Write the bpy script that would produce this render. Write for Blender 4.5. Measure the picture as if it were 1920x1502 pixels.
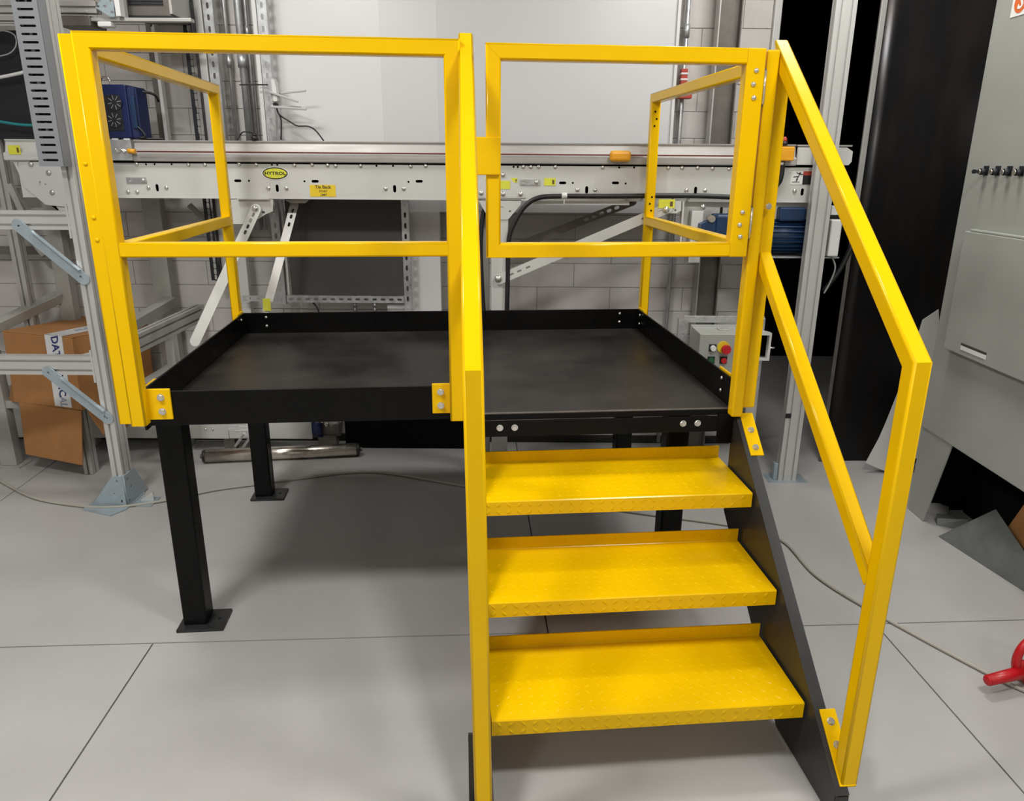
import bpy, bmesh, math, random
from mathutils import Vector, Matrix
R_ = math.radians
random.seed(7)
for o in list(bpy.data.objects): bpy.data.objects.remove(o)
S = bpy.context.scene; COL = S.collection

# ------------------------------------------------------------------ camera
CAM = Vector((0, 0, 1.5443)); PITCH = .3059; ROLL = .0069; FPX = 1410.14
Fw = Vector((0, math.cos(PITCH), -math.sin(PITCH))); Rt = Vector((1, 0, 0)); Up = Rt.cross(Fw)
c_, s_ = math.cos(ROLL), math.sin(ROLL)
Rt, Up = c_*Rt + s_*Up, -s_*Rt + c_*Up
cd = bpy.data.cameras.new('camera'); cam = bpy.data.objects.new('camera', cd); COL.objects.link(cam)
cd.sensor_fit = 'HORIZONTAL'; cd.sensor_width = 36; cd.lens = FPX/1920*36; cd.clip_start = .05
cam.matrix_world = Matrix.Translation(CAM) @ Matrix((Rt, Up, -Fw)).transposed().to_4x4()
S.camera = cam
# ------------------------------------------------------------------ world, lights, exposure
w = bpy.data.worlds.new('world'); S.world = w; w.use_nodes = True
w.node_tree.nodes['Background'].inputs[0].default_value = (.9, .95, 1, 1)
w.node_tree.nodes['Background'].inputs[1].default_value = .09
S.view_settings.view_transform = 'Standard'; S.view_settings.look = 'None'
S.view_settings.gamma = 1; S.view_settings.use_curve_mapping = False
S.view_settings.exposure = -.04
def area(x, y, z, sx, sy, power, col=(1, .985, .955)):
    l = bpy.data.lights.new('ceiling_lamp', 'AREA'); l.shape = 'RECTANGLE'; l.size = sx; l.size_y = sy
    l.energy = power; l.color = col
    o = bpy.data.objects.new('ceiling_lamp', l); o.location = (x, y, z); COL.objects.link(o)
LAMPS = [(-1.5, .85, 64), (1.15, .85, 50), (-1.5, 2.75, 26), (1.30, 3.08, 30), (-1.5, -2.0, 34), (1.15, -2.0, 30), (3.7, .85, 20)]
for lx, ly, lp in LAMPS: area(lx, ly, 3.2, .62, .34, lp)


# ------------------------------------------------------------------ survey: picture ray meets a plane at a real distance
def ray(px, py): return Fw + Rt*((px-960)/FPX) - Up*((py-751)/FPX)
def at(px, py, y):                       # on the vertical plane y metres in front of the camera
    d = ray(px, py); return CAM + d*(y/d.y)
def atx(px, py, x):
    d = ray(px, py); return CAM + d*(x/d.x)
def atz(px, py, z=0):
    d = ray(px, py); return CAM + d*((z-CAM.z)/d.z)

# ------------------------------------------------------------------ materials
def mat(name, col, rough=.5, metal=0., noise=0., nscale=8., bump=0., bscale=60., coat=0., col2=None, stretch=None, emit=None, spec=None, rvar=0.):
    m = bpy.data.materials.new(name); m.use_nodes = True
    nt = m.node_tree; b = nt.nodes['Principled BSDF']
    b.inputs['Base Color'].default_value = (*col, 1); b.inputs['Roughness'].default_value = rough
    b.inputs['Metallic'].default_value = metal
    if coat: b.inputs['Coat Weight'].default_value = coat; b.inputs['Coat Roughness'].default_value = .08
    if spec is not None: b.inputs['Specular IOR Level'].default_value = spec
    tc = nt.nodes.new('ShaderNodeTexCoord'); mp = nt.nodes.new('ShaderNodeMapping')
    nt.links.new(tc.outputs['Object'], mp.inputs[0])
    if stretch: mp.inputs['Scale'].default_value = stretch
    if noise or col2 or rvar:
        n = nt.nodes.new('ShaderNodeTexNoise'); n.inputs['Scale'].default_value = nscale; n.inputs['Detail'].default_value = 6
        n.inputs['Roughness'].default_value = .62
        nt.links.new(mp.outputs[0], n.inputs['Vector'])
        r = nt.nodes.new('ShaderNodeValToRGB')
        c2 = col2 or tuple(max(0, v*(1-noise)) for v in col); c1 = col if col2 else tuple(min(1, v*(1+noise*.5)) for v in col)
        r.color_ramp.elements[0].color = (*c2, 1); r.color_ramp.elements[1].color = (*c1, 1)
        r.color_ramp.elements[0].position = .34; r.color_ramp.elements[1].position = .66
        nt.links.new(n.outputs['Fac'], r.inputs[0])
        if noise or col2: nt.links.new(r.outputs[0], b.inputs['Base Color'])
        if rvar:
            mr = nt.nodes.new('ShaderNodeMapRange'); mr.inputs['To Min'].default_value = rough-rvar; mr.inputs['To Max'].default_value = rough+rvar
            mr.inputs['From Min'].default_value = .3; mr.inputs['From Max'].default_value = .7
            nt.links.new(n.outputs['Fac'], mr.inputs[0]); nt.links.new(mr.outputs[0], b.inputs['Roughness'])
    if bump:
        n2 = nt.nodes.new('ShaderNodeTexNoise'); n2.inputs['Scale'].default_value = bscale; n2.inputs['Detail'].default_value = 3
        nt.links.new(mp.outputs[0], n2.inputs['Vector'])
        bp = nt.nodes.new('ShaderNodeBump'); bp.inputs['Strength'].default_value = bump; bp.inputs['Distance'].default_value = .002
        nt.links.new(n2.outputs['Fac'], bp.inputs['Height']); nt.links.new(bp.outputs[0], b.inputs['Normal'])
    if emit:
        b.inputs['Emission Color'].default_value = (*col, 1); b.inputs['Emission Strength'].default_value = emit
    return m
M = dict(
    yellow=mat('yellow_gloss_paint', (.85, .512, .0008), .21, noise=.03, nscale=5, bump=.03, bscale=120, spec=.2),
    black=mat('black_gloss_paint', (.0032, .0030, .0030), .30, noise=.2, nscale=7, bump=.05, bscale=90, rvar=.08, spec=.18),
    stringer=mat('black_satin_paint', (.026, .026, .027), .42, noise=.25, nscale=6, rvar=.1),
    deck=mat('worn_black_deck', (.034, .029, .026), .40, col2=(.010, .009, .0085), nscale=2.6, bump=.08, bscale=150, rvar=.1),
    floor=mat('grey_polished_concrete', (.405, .395, .385), .42, noise=.06, nscale=2.2, bump=.05, bscale=220, rvar=.06),
    joint=mat('dark_floor_joint', (.10, .095, .09), .9),
    block=mat('grey_painted_block', (.55, .525, .505), .72, noise=.06, nscale=7, bump=.45, bscale=110),
    mortar=mat('painted_mortar', (.49, .47, .45), .8, noise=.1, nscale=20),
    wallp=mat('pale_wall_paint', (.62, .61, .59), .7, noise=.03, nscale=3),
    ceil=mat('ceiling_paint', (.6, .6, .58), .8, noise=.03, nscale=3),
    boardw=mat('white_gloss_board', (.76, .76, .755), .22, noise=.015, nscale=2, bump=.02, bscale=200),
    boardb=mat('white_grey_gloss_board', (.70, .70, .70), .22, noise=.015, nscale=2, bump=.02, bscale=200),
    boardg=mat('pale_grey_gloss_board', (.64, .645, .65), .24, noise=.015, nscale=2, bump=.03, bscale=200),
    galv=mat('galvanised_steel', (.55, .56, .57), .36, .75, noise=.16, nscale=26, rvar=.1),
    oldgalv=mat('dull_galvanised_sheet', (.20, .215, .21), .45, .5, noise=.2, nscale=9, rvar=.1),
    zinc=mat('blue_zinc_plate', (.42, .50, .55), .38, .45, noise=.08, nscale=30, rvar=.08),
    alu=mat('anodised_aluminium', (.66, .655, .64), .36, .5, noise=.05, nscale=9, stretch=(40, 40, 1)),
    alud=mat('aged_aluminium', (.50, .49, .47), .42, .45, noise=.08, nscale=9),
    cream=mat('off_white_machine_paint', (.60, .60, .575), .38, noise=.06, nscale=4, bump=.05),
    guide=mat('brushed_guide_steel', (.43, .415, .40), .42, .3, noise=.14, nscale=7, stretch=(.5, 4, 4), rvar=.1),
    bolt=mat('zinc_bolt', (.74, .73, .68), .2, .8, noise=.08, nscale=90),
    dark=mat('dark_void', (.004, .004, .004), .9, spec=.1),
    rubber=mat('black_rubber', (.012, .012, .012), .45, noise=.15, nscale=20),
    grey=mat('grey_cabinet_paint', (.33, .34, .315), .5, noise=.04, nscale=5, bump=.12, bscale=300),
    greyd=mat('grey_frame_paint', (.36, .355, .33), .5, noise=.1, nscale=8),
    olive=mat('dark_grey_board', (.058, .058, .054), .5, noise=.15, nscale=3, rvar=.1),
    plate=mat('black_mill_scale_steel', (.040, .031, .027), .34, .7, col2=(.016, .020, .024), nscale=1.6, rvar=.09, stretch=(2.2, 1, .6)),  # bluish and brownish tones paint in soft reflections on the plate
    steel=mat('dark_column_steel', (.17, .155, .14), .5, .5, noise=.2, nscale=9),
    chrome=mat('polished_roller_steel', (.62, .57, .50), .24, .95, noise=.25, nscale=10, rvar=.12),
    cardboard=mat('cardboard', (.40, .185, .06), .85, noise=.08, nscale=14, bump=.1, bscale=160),
    cardin=mat('cardboard_dark', (.22, .09, .025), .9, noise=.1, nscale=12),
    tape=mat('white_tape', (.72, .73, .74), .3, noise=.04, nscale=12),
    navy=mat('navy_ink', (.02, .03, .16), .6), inkg=mat('grey_ink', (.32, .34, .42), .6),
    blue=mat('blue_enamel', (.006, .014, .075), .33, noise=.15, nscale=12),
    mblue=mat('motor_blue_paint', (.006, .030, .088), .42, noise=.25, nscale=16),
    fan=mat('fan_black', (.008, .009, .014), .5),
    red=mat('red_plastic', (.50, .008, .012), .35, noise=.12, nscale=12),
    redp=mat('red_sign', (.42, .05, .03), .5), ink=mat('black_ink', (.01, .01, .01), .6), pen=mat('pencil_ink', (.12, .08, .02), .7),
    orange=mat('orange_cover', (.80, .36, .015), .35, noise=.1, nscale=30),
    labely=mat('yellow_label', (.78, .56, .02), .5, noise=.06, nscale=30), labelg=mat('lime_label', (.72, .72, .06), .5, noise=.08, nscale=40),
    labelw=mat('white_label', (.78, .78, .76), .45), oranges=mat('orange_ink', (.68, .14, .03), .5),
    white=mat('white_plastic', (.70, .70, .69), .35), wgrey=mat('warm_grey_plastic', (.45, .45, .45), .4),
    duct=mat('grey_pvc_duct', (.24, .25, .27), .45, noise=.03, nscale=9),
    cable=mat('grey_cable', (.36, .345, .30), .5), teal=mat('teal_cable', (.02, .22, .25), .4),
    green=mat('green_button', (.01, .10, .03), .35), cord=mat('red_cord', (.16, .03, .02), .5),
)

# ------------------------------------------------------------------ mesh helpers
class MB:
    def __init__(s): s.bm = bmesh.new()
    def quadbox(s, V, bev=0, seg=2):
        vs = [s.bm.verts.new(v) for v in V]
        fs = [s.bm.faces.new([vs[i] for i in f]) for f in ((0, 3, 2, 1), (4, 5, 6, 7), (0, 1, 5, 4), (1, 2, 6, 5), (2, 3, 7, 6), (3, 0, 4, 7))]
        if bev:
            es = {e for f in fs for e in f.edges}
            bmesh.ops.bevel(s.bm, geom=list(es), offset=bev, segments=seg, affect='EDGES', profile=.5, clamp_overlap=True)
        return s
    def box(s, a, b, bev=0, seg=2):
        x0, x1 = sorted((a[0], b[0])); y0, y1 = sorted((a[1], b[1])); z0, z1 = sorted((a[2], b[2]))
        return s.quadbox([(x0, y0, z0), (x1, y0, z0), (x1, y1, z0), (x0, y1, z0), (x0, y0, z1), (x1, y0, z1), (x1, y1, z1), (x0, y1, z1)], bev, seg)
    def bar(s, p, q, wd, th, side=None, bev=0):      # bar from p to q, wd along side, th along the third axis
        p, q = Vector(p), Vector(q); d = (q-p).normalized()
        side = Vector(side) if side else Vector((1, 0, 0))
        side = (side - d*side.dot(d)).normalized(); t = d.cross(side)
        a, b = side*wd/2, t*th/2
        return s.quadbox([p-a-b, p+a-b, p+a+b, p-a+b, q-a-b, q+a-b, q+a+b, q-a+b], bev)
    def prism(s, poly, o, ax, ay, ext, bev=0):       # 2D polygon in (ax, ay) at o, pushed along ext
        o, ax, ay, ext = Vector(o), Vector(ax), Vector(ay), Vector(ext)
        a = [s.bm.verts.new(o+ax*x+ay*y) for x, y in poly]; b = [s.bm.verts.new(v.co+ext) for v in a]
        n = len(a)
        fs = [s.bm.faces.new(a[::-1]), s.bm.faces.new(b)]
        for i in range(n): fs.append(s.bm.faces.new((a[i], a[(i+1) % n], b[(i+1) % n], b[i])))
        if bev: bmesh.ops.bevel(s.bm, geom=list({e for f in fs for e in f.edges}), offset=bev, segments=2, affect='EDGES', clamp_overlap=True)
        return s
    def cyl(s, p, q, r, n=14, r2=None, smooth=True):
        p, q = Vector(p), Vector(q); d = (q-p).normalized()
        a = d.orthogonal().normalized(); b = d.cross(a); r2 = r if r2 is None else r2
        A = [s.bm.verts.new(p+(a*math.cos(t)+b*math.sin(t))*r) for t in [2*math.pi*i/n for i in range(n)]]
        B = [s.bm.verts.new(q+(a*math.cos(t)+b*math.sin(t))*r2) for t in [2*math.pi*i/n for i in range(n)]]
        s.bm.faces.new(A[::-1]); s.bm.faces.new(B)
        for i in range(n):
            f = s.bm.faces.new((A[i], A[(i+1) % n], B[(i+1) % n], B[i])); f.smooth = smooth
        return s
    def dome(s, p, d, r, h, n=12, k=4):
        p, d = Vector(p), Vector(d).normalized(); a = d.orthogonal().normalized(); b = d.cross(a); prev = None
        for j in range(k):
            t = j/k*math.pi/2
            ring = [s.bm.verts.new(p+d*h*math.sin(t)+(a*math.cos(u)+b*math.sin(u))*r*math.cos(t)) for u in [2*math.pi*i/n for i in range(n)]]
            if prev:
                for i in range(n): s.bm.faces.new((prev[i], prev[(i+1) % n], ring[(i+1) % n], ring[i])).smooth = True
            else: s.bm.faces.new(ring[::-1])
            prev = ring
        top = s.bm.verts.new(p+d*h)
        for i in range(n): s.bm.faces.new((prev[i], prev[(i+1) % n], top)).smooth = True
        return s
    def tube(s, pts, r, n=8):
        P = smoothpath(pts); prev = None; up = Vector((.13, .21, 1)).normalized()
        for i, p in enumerate(P):
            d = (P[min(i+1, len(P)-1)]-P[max(i-1, 0)]).normalized()
            a = d.cross(up)
            if a.length < .2: a = d.cross(Vector((1, 0, 0)))
            if prev: a = (last - d*last.dot(d))
            a.normalize(); last = a; b = d.cross(a)
            ring = [s.bm.verts.new(p+(a*math.cos(u)+b*math.sin(u))*r) for u in [2*math.pi*k/n for k in range(n)]]
            if prev:
                for k in range(n): s.bm.faces.new((prev[k], prev[(k+1) % n], ring[(k+1) % n], ring[k])).smooth = True
            else: s.bm.faces.new(ring[::-1])
            prev = ring
        s.bm.faces.new(prev); return s
    def build(s, name, m, par=None, label=None, kind=None):
        bmesh.ops.recalc_face_normals(s.bm, faces=s.bm.faces)
        return link(name, s.bm, m, par, label, kind)
def smoothpath(pts, k=8):
    P = [Vector(p) for p in pts]
    if len(P) < 3: return P
    out = []
    for i in range(len(P)-1):
        p0, p1, p2, p3 = P[max(i-1, 0)], P[i], P[i+1], P[min(i+2, len(P)-1)]
        for j in range(k):
            t = j/k
            out.append(.5*((2*p1)+(p2-p0)*t+(2*p0-5*p1+4*p2-p3)*t*t+(3*p1-p0-3*p2+p3)*t**3))
    return out+[P[-1]]
def sweep(pts, side, wd=.041, r=.0055, prev=None, nxt=None):     # rounded square tube, mitred at bends and at ends that meet another tube
    P = [Vector(p) for p in pts]; side = Vector(side).normalized(); h = wd/2; prof = []
    for cx, cy, a0 in ((h-r, h-r, 0), (-h+r, h-r, 90), (-h+r, -h+r, 180), (h-r, -h+r, 270)):
        for k in range(4): t = R_(a0+k*30); prof.append((cx+r*math.cos(t), cy+r*math.sin(t)))
    m = MB(); last = None; n = len(prof)
    for i, p in enumerate(P):
        d0 = (p-P[i-1]).normalized() if i else ((p-Vector(prev)).normalized() if prev else None)
        d1 = (P[i+1]-p).normalized() if i < len(P)-1 else ((Vector(nxt)-p).normalized() if nxt else None)
        d0 = d0 or d1; d1 = d1 or d0
        t = (d0+d1).normalized(); u = t.cross(side); u.normalize(); u = u/max(.2, u.dot(d0.cross(side).normalized()))
        ring = [m.bm.verts.new(p+side*x+u*y) for x, y in prof]
        if last:
            for k in range(n):
                f = m.bm.faces.new((last[k], last[(k+1) % n], ring[(k+1) % n], ring[k])); f.smooth = k % 4 != 3
        else: m.bm.faces.new(ring[::-1])
        last = ring
    m.bm.faces.new(last); return m
ORG = {}
def link(name, bm, m, par=None, label=None, kind=None):
    me = bpy.data.meshes.new(name)
    top = par
    while top is not None and top.parent is not None: top = top.parent
    if top is not None and top.name in ORG: bm.transform(Matrix.Translation(-ORG[top.name]))
    elif par is None:
        lo = [min(v.co[i] for v in bm.verts) for i in range(3)]; hi = [max(v.co[i] for v in bm.verts) for i in range(3)]
        c = Vector(((lo[0]+hi[0])/2, (lo[1]+hi[1])/2, lo[2])); bm.transform(Matrix.Translation(-c))
    bm.to_mesh(me); bm.free()
    o = bpy.data.objects.new(name, me); COL.objects.link(o)
    me.materials.append(m)
    if par is not None: o.parent = par
    else: o.location = c; ORG[o.name] = c
    if label: o['label'] = label
    if kind: o['kind'] = kind
    return o
def thing(name, label, cat, origin=(0, 0, 0), group=None, frame=None):
    o = bpy.data.objects.new(name, None); COL.objects.link(o)
    ORG[o.name] = Vector(origin)
    o.matrix_world = frame if frame else Matrix.Translation(Vector(origin))
    o.empty_display_size = .1
    o['label'] = label; o['category'] = cat
    if group: o['group'] = group
    return o
def tag(o, label, cat, group=None):
    o['label'] = label; o['category'] = cat
    if group: o['group'] = group
    return o
def clone(o, par, shift):                # a further copy of a part, moved
    c = o.copy(); COL.objects.link(c); c.parent = par; c.location = o.location+Vector(shift); return c
def part(par, name, m, a, b, bev=0, label=None): return MB().box(a, b, bev).build(name, m, par, label)

def slotpts(cx, cy, L, wd, ang=0, n=5):
    pts = []; h = max(0, (L-wd)/2); r = wd/2
    for side, x0 in ((0, h), (1, -h)):
        for i in range(n+1):
            t = -math.pi/2+math.pi*i/n+side*math.pi
            pts.append((x0+r*math.cos(t), r*math.sin(t)))
    c, s = math.cos(ang), math.sin(ang)
    return [(cx+x*c-y*s, cy+x*s+y*c) for x, y in pts]
def plate(name, m, par, outline, holes, th, o, ax, ay, label=None):    # sheet with real holes
    cu = bpy.data.curves.new(name, 'CURVE'); cu.dimensions = '2D'; cu.fill_mode = 'BOTH'; cu.extrude = th/2
    for loop in [outline]+holes:
        sp = cu.splines.new('POLY'); sp.points.add(len(loop)-1); sp.use_cyclic_u = True
        for p, (x, y) in zip(sp.points, loop): p.co = (x, y, 0, 1)
    t = bpy.data.objects.new('tmp', cu); me = t.to_mesh()
    bm = bmesh.new(); bm.from_mesh(me); t.to_mesh_clear(); bpy.data.objects.remove(t); bpy.data.curves.remove(cu)
    ax, ay = Vector(ax).normalized(), Vector(ay).normalized(); az = ax.cross(ay)
    bm.transform(Matrix.Translation(Vector(o)) @ Matrix((ax, ay, az)).transposed().to_4x4())
    return link(name, bm, m, par, label)
def text(name, s, m, par, size, o, ax, ay, th=.0006, shear=0., label=None, xs=1., align='CENTER'):
    cu = bpy.data.curves.new(name, 'FONT'); cu.body = s; cu.size = size; cu.extrude = th; cu.align_x = align; cu.align_y = 'CENTER'; cu.shear = shear
    cu.offset = size*.022; cu.resolution_u = 2
    t = bpy.data.objects.new('tmp', cu); me = t.to_mesh()
    bm = bmesh.new(); bm.from_mesh(me); t.to_mesh_clear(); bpy.data.objects.remove(t); bpy.data.curves.remove(cu)
    ax, ay = Vector(ax).normalized(), Vector(ay).normalized(); az = ax.cross(ay)
    bm.transform(Matrix.Translation(Vector(o)) @ Matrix((ax, ay, az)).transposed().to_4x4() @ Matrix.Diagonal((xs, 1, 1, 1)))
    return link(name, bm, m, par, label)
def tpoly(wd, dp, slot=.010, deep=.013, pitch=.045):       # cross-section of a slotted aluminium extrusion
    out = []
    def side(L, f):
        n = max(1, round(L/pitch)); out.append(f(0, 0))
        for i in range(n):
            c = (i+.5)*L/n
            out.extend([f(c-slot/2, 0), f(c-slot/2, deep), f(c+slot/2, deep), f(c+slot/2, 0)])
    side(wd, lambda a, b: (a-wd/2, -dp/2+b)); side(dp, lambda a, b: (wd/2-b, a-dp/2))
    side(wd, lambda a, b: (wd/2-a, dp/2-b)); side(dp, lambda a, b: (-wd/2+b, dp/2-a))
    return out
def textr(name, m, par, p, q, wd, dp, wax, label=None):    # extrusion from p to q, wd along wax
    p, q = Vector(p), Vector(q); d = (q-p).normalized(); ax = Vector(wax); ax = (ax-d*ax.dot(d)).normalized(); ay = d.cross(ax)
    return MB().prism(tpoly(wd, dp), p, ax, ay, q-p).build(name, m, par, label)
def strap(name, m, par, p, q, wd, th, normal, slots=(), end=.0, label=None, sl=.028, sw=.011):   # flat bar with rounded ends, slots at given distances
    p, q = Vector(p), Vector(q); ax = (q-p).normalized(); nn = Vector(normal); nn = (nn-ax*nn.dot(ax)).normalized(); ay = nn.cross(ax)
    L = (q-p).length
    return plate(name, m, par, slotpts(L/2, 0, L+wd, wd, n=8), [slotpts(x, 0, sl, sw) for x in slots], th, p, ax, ay, label)
X, Y, Z = Vector((1, 0, 0)), Vector((0, 1, 0)), Vector((0, 0, 1))
def bolt(par, p, d, r=.009, h=.007, m=None, n=6, name='bolt'):
    p, d = Vector(p), Vector(d).normalized()
    r *= .86; b = MB().cyl(p, p+d*.0015, r*1.2, 12); b.cyl(p+d*.0015, p+d*(.0015+h*1.2), r, n, r*.9, smooth=False)
    return b.build(name, m or M['bolt'], par)
def stud(par, p, d, r=.009, h=.006, m=None, name='bolt'):
    return MB().dome(p, d, r, h).build(name, m or M['bolt'], par)

# ================================================================== SETTING
YW = 4.10; XW = at(1446, 60, YW).x      # back wall plane and its right end
fl = bpy.data.objects.new('floor', None)
fl = MB().box((-4.6, -3.6, -.06), (4.6, 6.2, -.005)).build('floor', M['joint'], None, None, 'structure')
th = .0565; dx, dy = Vector((math.cos(th), math.sin(th), 0)), Vector((-math.sin(th), math.cos(th), 0))
o0 = Vector((0, 2.226, 0)); gap = .0028; slabL = 2.49
for row, off in ((-3, -1.2), (-2, .13), (-1, -1.2), (0, .13), (1, -1.2)):
    for k in range(-3, 4):
        a = o0+dx*(off+k*slabL)+dy*(row*slabL); poly = []
        for s, t in ((0, 0), (1, 0), (1, 1), (0, 1)):
            poly.append(a+dx*(s*slabL+(gap if s == 0 else -gap))+dy*(t*slabL+(gap if t == 0 else -gap)))
        b = MB(); b.quadbox([p+Z*-.005 for p in poly]+[p for p in poly])
        bm = b.bm                          # trim to the room
        for co, no in (((-4.6, 0, 0), -X), ((4.6, 0, 0), X), ((0, -3.6, 0), -Y), ((0, 6.2, 0), Y)):
            r = bmesh.ops.bisect_plane(bm, geom=bm.verts[:]+bm.edges[:]+bm.faces[:], plane_co=co, plane_no=no, clear_outer=True)
        if len(bm.verts) > 3: b.build('floor_slab', M['floor'], fl)
        else: bm.free()
def struct(name, m, a, b): return MB().box(a, b).build(name, m, None, None, 'structure')
struct('wall_left', M['wallp'], (-4.7, -3.6, 0), (-4.6, 6.2, 3.4)); struct('wall_right', M['wallp'], (4.6, -3.6, 0), (4.7, 6.2, 3.4))
struct('wall_front', M['wallp'], (-4.6, -3.7, 0), (4.6, -3.6, 3.4)); struct('ceiling', M['ceil'], (-4.7, -3.7, 3.4), (4.7, 6.3, 3.5))
struct('wall_far', M['dark'], (-4.6, 6.2, 0), (4.6, 6.3, 3.4))  # near-black colour stands in for the unlit room past the opening
wb = struct('wall_back', M['mortar'], (-4.6, YW+.004, 0), (XW, YW+.2, 3.4))
bl, bh = .398, .1285; proto = None; cnt = 0
for r in range(23):
    x = -3.45-(bl/2 if r % 2 else 0)
    while x < XW-.02:
        x1 = min(x+bl, XW)
        if cnt < 296:
            bx = MB().box((x+.0013, YW-.002, r*bh+.0013), (x1-.0013, YW+.03, (r+1)*bh-.0013), .0018, 1)
            bx.build('concrete_block', M['block'], wb); cnt += 1
        x += bl
part(wb, 'upper_wall', M['block'], (-4.6, YW, 23*bh), (XW, YW+.02, 3.39)); part(wb, 'side_wall', M['block'], (-4.6, YW, 0), (-3.66, YW+.02, 23*bh))
MB().box((XW, YW-.03, 0), (XW+.035, YW+.22, 3.4), .004).build('trim_1', M['alu'], None, None, 'structure')
struct('baseboard_back', M['rubber'], (-4.6, YW-.012, 0), (XW-.01, YW-.003, .045))
struct('wall_side', M['dark'], (XW+.04, 4.32, 0), (XW+.1, 6.2, 3.4))  # coloured near-black too, as shade of the unlit room
struct('wall_right_back', M['wallp'], (2.75, YW, 0), (4.6, YW+.2, 3.4))
struct('trim_2', M['dark'], (XW+.04, YW+.0, 2.75), (2.75, YW+.2, 3.4))

# ================================================================== WORK PLATFORM (its own frame, turned 5.3 degrees)
PF = Matrix.Translation((-1.110, 2.150, 0)) @ Matrix.Rotation(.0926, 4, 'Z')
pt = thing('work_platform', 'yellow railed steel work platform with black deck, three yellow steps and a swing gate', 'platform', frame=PF)
W, D, H, T = 1.83, 1.233, .792, .886
YM, BK = M['yellow'], M['black']
part(pt, 'deck', M['deck'], (0.004, .004, H-.012), (W-.004, D-.004, H))
part(pt, 'toe_board', BK, (0, -.006, .778), (.962, 0.003, T), .0012)
part(pt, 'toe_board', BK, (0, D-.003, .755), (W, D+.004, T), .0012)
part(pt, 'toe_board', BK, (-.004, 0, .762), (.003, D, T), .0012)
part(pt, 'toe_board', BK, (W-.003, 0, .73), (W+.004, D, T), .0012)
part(pt, 'deck_edge', BK, (.962, -.004, .770), (W-.004, .004, H-.003), .001); part(pt, 'worn_edge', M['steel'], (.964, -.003, H-.0028), (W-.006, .006, H+.0006), .0004, 'worn bare steel front edge of the deck')
part(pt, 'header_plate', BK, (1.012, -.010, .716), (1.80, -.002, .768), .001)
part(pt, 'corner_bracket', BK, (1.785, -.012, .675), (W+.006, -.003, .775), .001)
for y in (.25, .75): part(pt, 'deck_beam', BK, (.1, y, H-.07), (1.70, y+.05, H-.012), .003)
for x, y in ((-.012, .096), (-.012, 1.150), (1.688, .20), (1.735, 1.150)):
    lg = MB().box((x, y, .010), (x+.080, y+.080, H-.014), .006).build('leg', BK, pt)
    fpx = x-.016
    b = plate('foot_plate', M['stringer'], lg, [(fpx, y-.028), (fpx+.155, y-.028), (fpx+.155, y+.095), (fpx, y+.095)],
              [slotpts(x+.112, y+.035, .013, .013)], .010, (0, 0, .0052), X, Y)
for q in ((.10, D-.006, .866, 0), (.10, D-.006, .826, 0), (1.74, D-.006, .866, 0), (1.74, D-.006, .826, 0)):
    stud(pt, q[:3], -Y, .007, .006)
for q in ((.006, 1.16, .868), (1.824, 1.17, .868), (1.824, 1.17, .828), (1.824, .09, .868), (1.824, .09, .826)):
    stud(pt, q, X if q[0] < 1 else -X, .007, .006)
for q in ((1.076, -.010, .746), (1.123, -.010, .746), (1.669, -.010, .746), (1.717, -.010, .746)): bolt(pt, q, -Y, .0105, .006)
# front guard rail: mitred square tube
def tube_box(name, a, b): return MB().box(a, b, .0055, 2).build(name, YM, pt)
def tube_bar(name, p, q, wd=.041, th=.041): return MB().bar(p, q, wd, th, X, .0055).build(name, YM, pt)
def tb(name, pts, side, wd=.041, prev=None, nxt=None): return sweep(pts, side, wd, .0055, prev, nxt).build(name, YM, pt)
yf = -.0275; xl, xr, zt = -.0015, .9425, 1.8365; A, B = (xl, yf, zt), (xr, yf, zt)
tb('guard_post', [(xl, yf, .792), A], Y, .044, None, B); tb('top_rail', [A, B], Y, .044, (xl, yf, .792), (xr, yf, .79)); tb('guard_post', [B, (xr, yf, .786)], Y, .044, A)
tb('mid_rail', [(xl+.020, yf, 1.3065), (xr-.020, yf, 1.3065)], Y)
for x0, x1, bx in ((.018, .088, .060), (.866, .922, .892)):
    mp_ = part(pt, 'mounting_plate', YM, (x0, -.015, .800), (x1, -.0065, .896), .002)
    for z in (.826, .870): bolt(mp_, (bx, -.015, z), -Y, .0108, .006)
# left and right guard rails outside the toe boards
for sx, xc, y0, zt in ((-1, -.0365, -.027, 1.830), (1, 1.862, .06, 1.8215)):
    A, B, C = (xc, y0, zt), (xc, 1.2625, zt), (xc, 1.2625, .80)
    if sx < 0: tb('guard_post', [(xc, y0, .80), A], X, .041, None, B)
    tb('top_rail', [A, B], X, .041, (xc, y0, .8) if sx < 0 else None, C); tb('guard_post', [B, C], X, .041, A)
    tb('mid_rail', [(xc, y0+.018, 1.2925), (xc, 1.244, 1.2925)], X)
    xa, xb = (-.016, -.0045) if sx < 0 else (1.8345, 1.8415)
    for y in (.05, 1.15): part(pt, 'mounting_plate', YM, (xa, y, .795), (xb, y+.10, .884 if (sx < 0 and y < .5) else .893), .002)
for i, z in enumerate((1.765, 1.735, 1.705, 1.40, 1.37, 1.34)):
    xh = 1.862+(.004 if i % 2 else -.004); MB().cyl((xh, 1.2408, z), (xh, 1.2422, z), .0045, 8).build('bolt_hole', M['dark'], pt)
for z in (1.535, 1.395, 1.335): MB().dome((-.036, -.0476, z), -Y, .006, .004).build('weld_nut', YM, pt)
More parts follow.
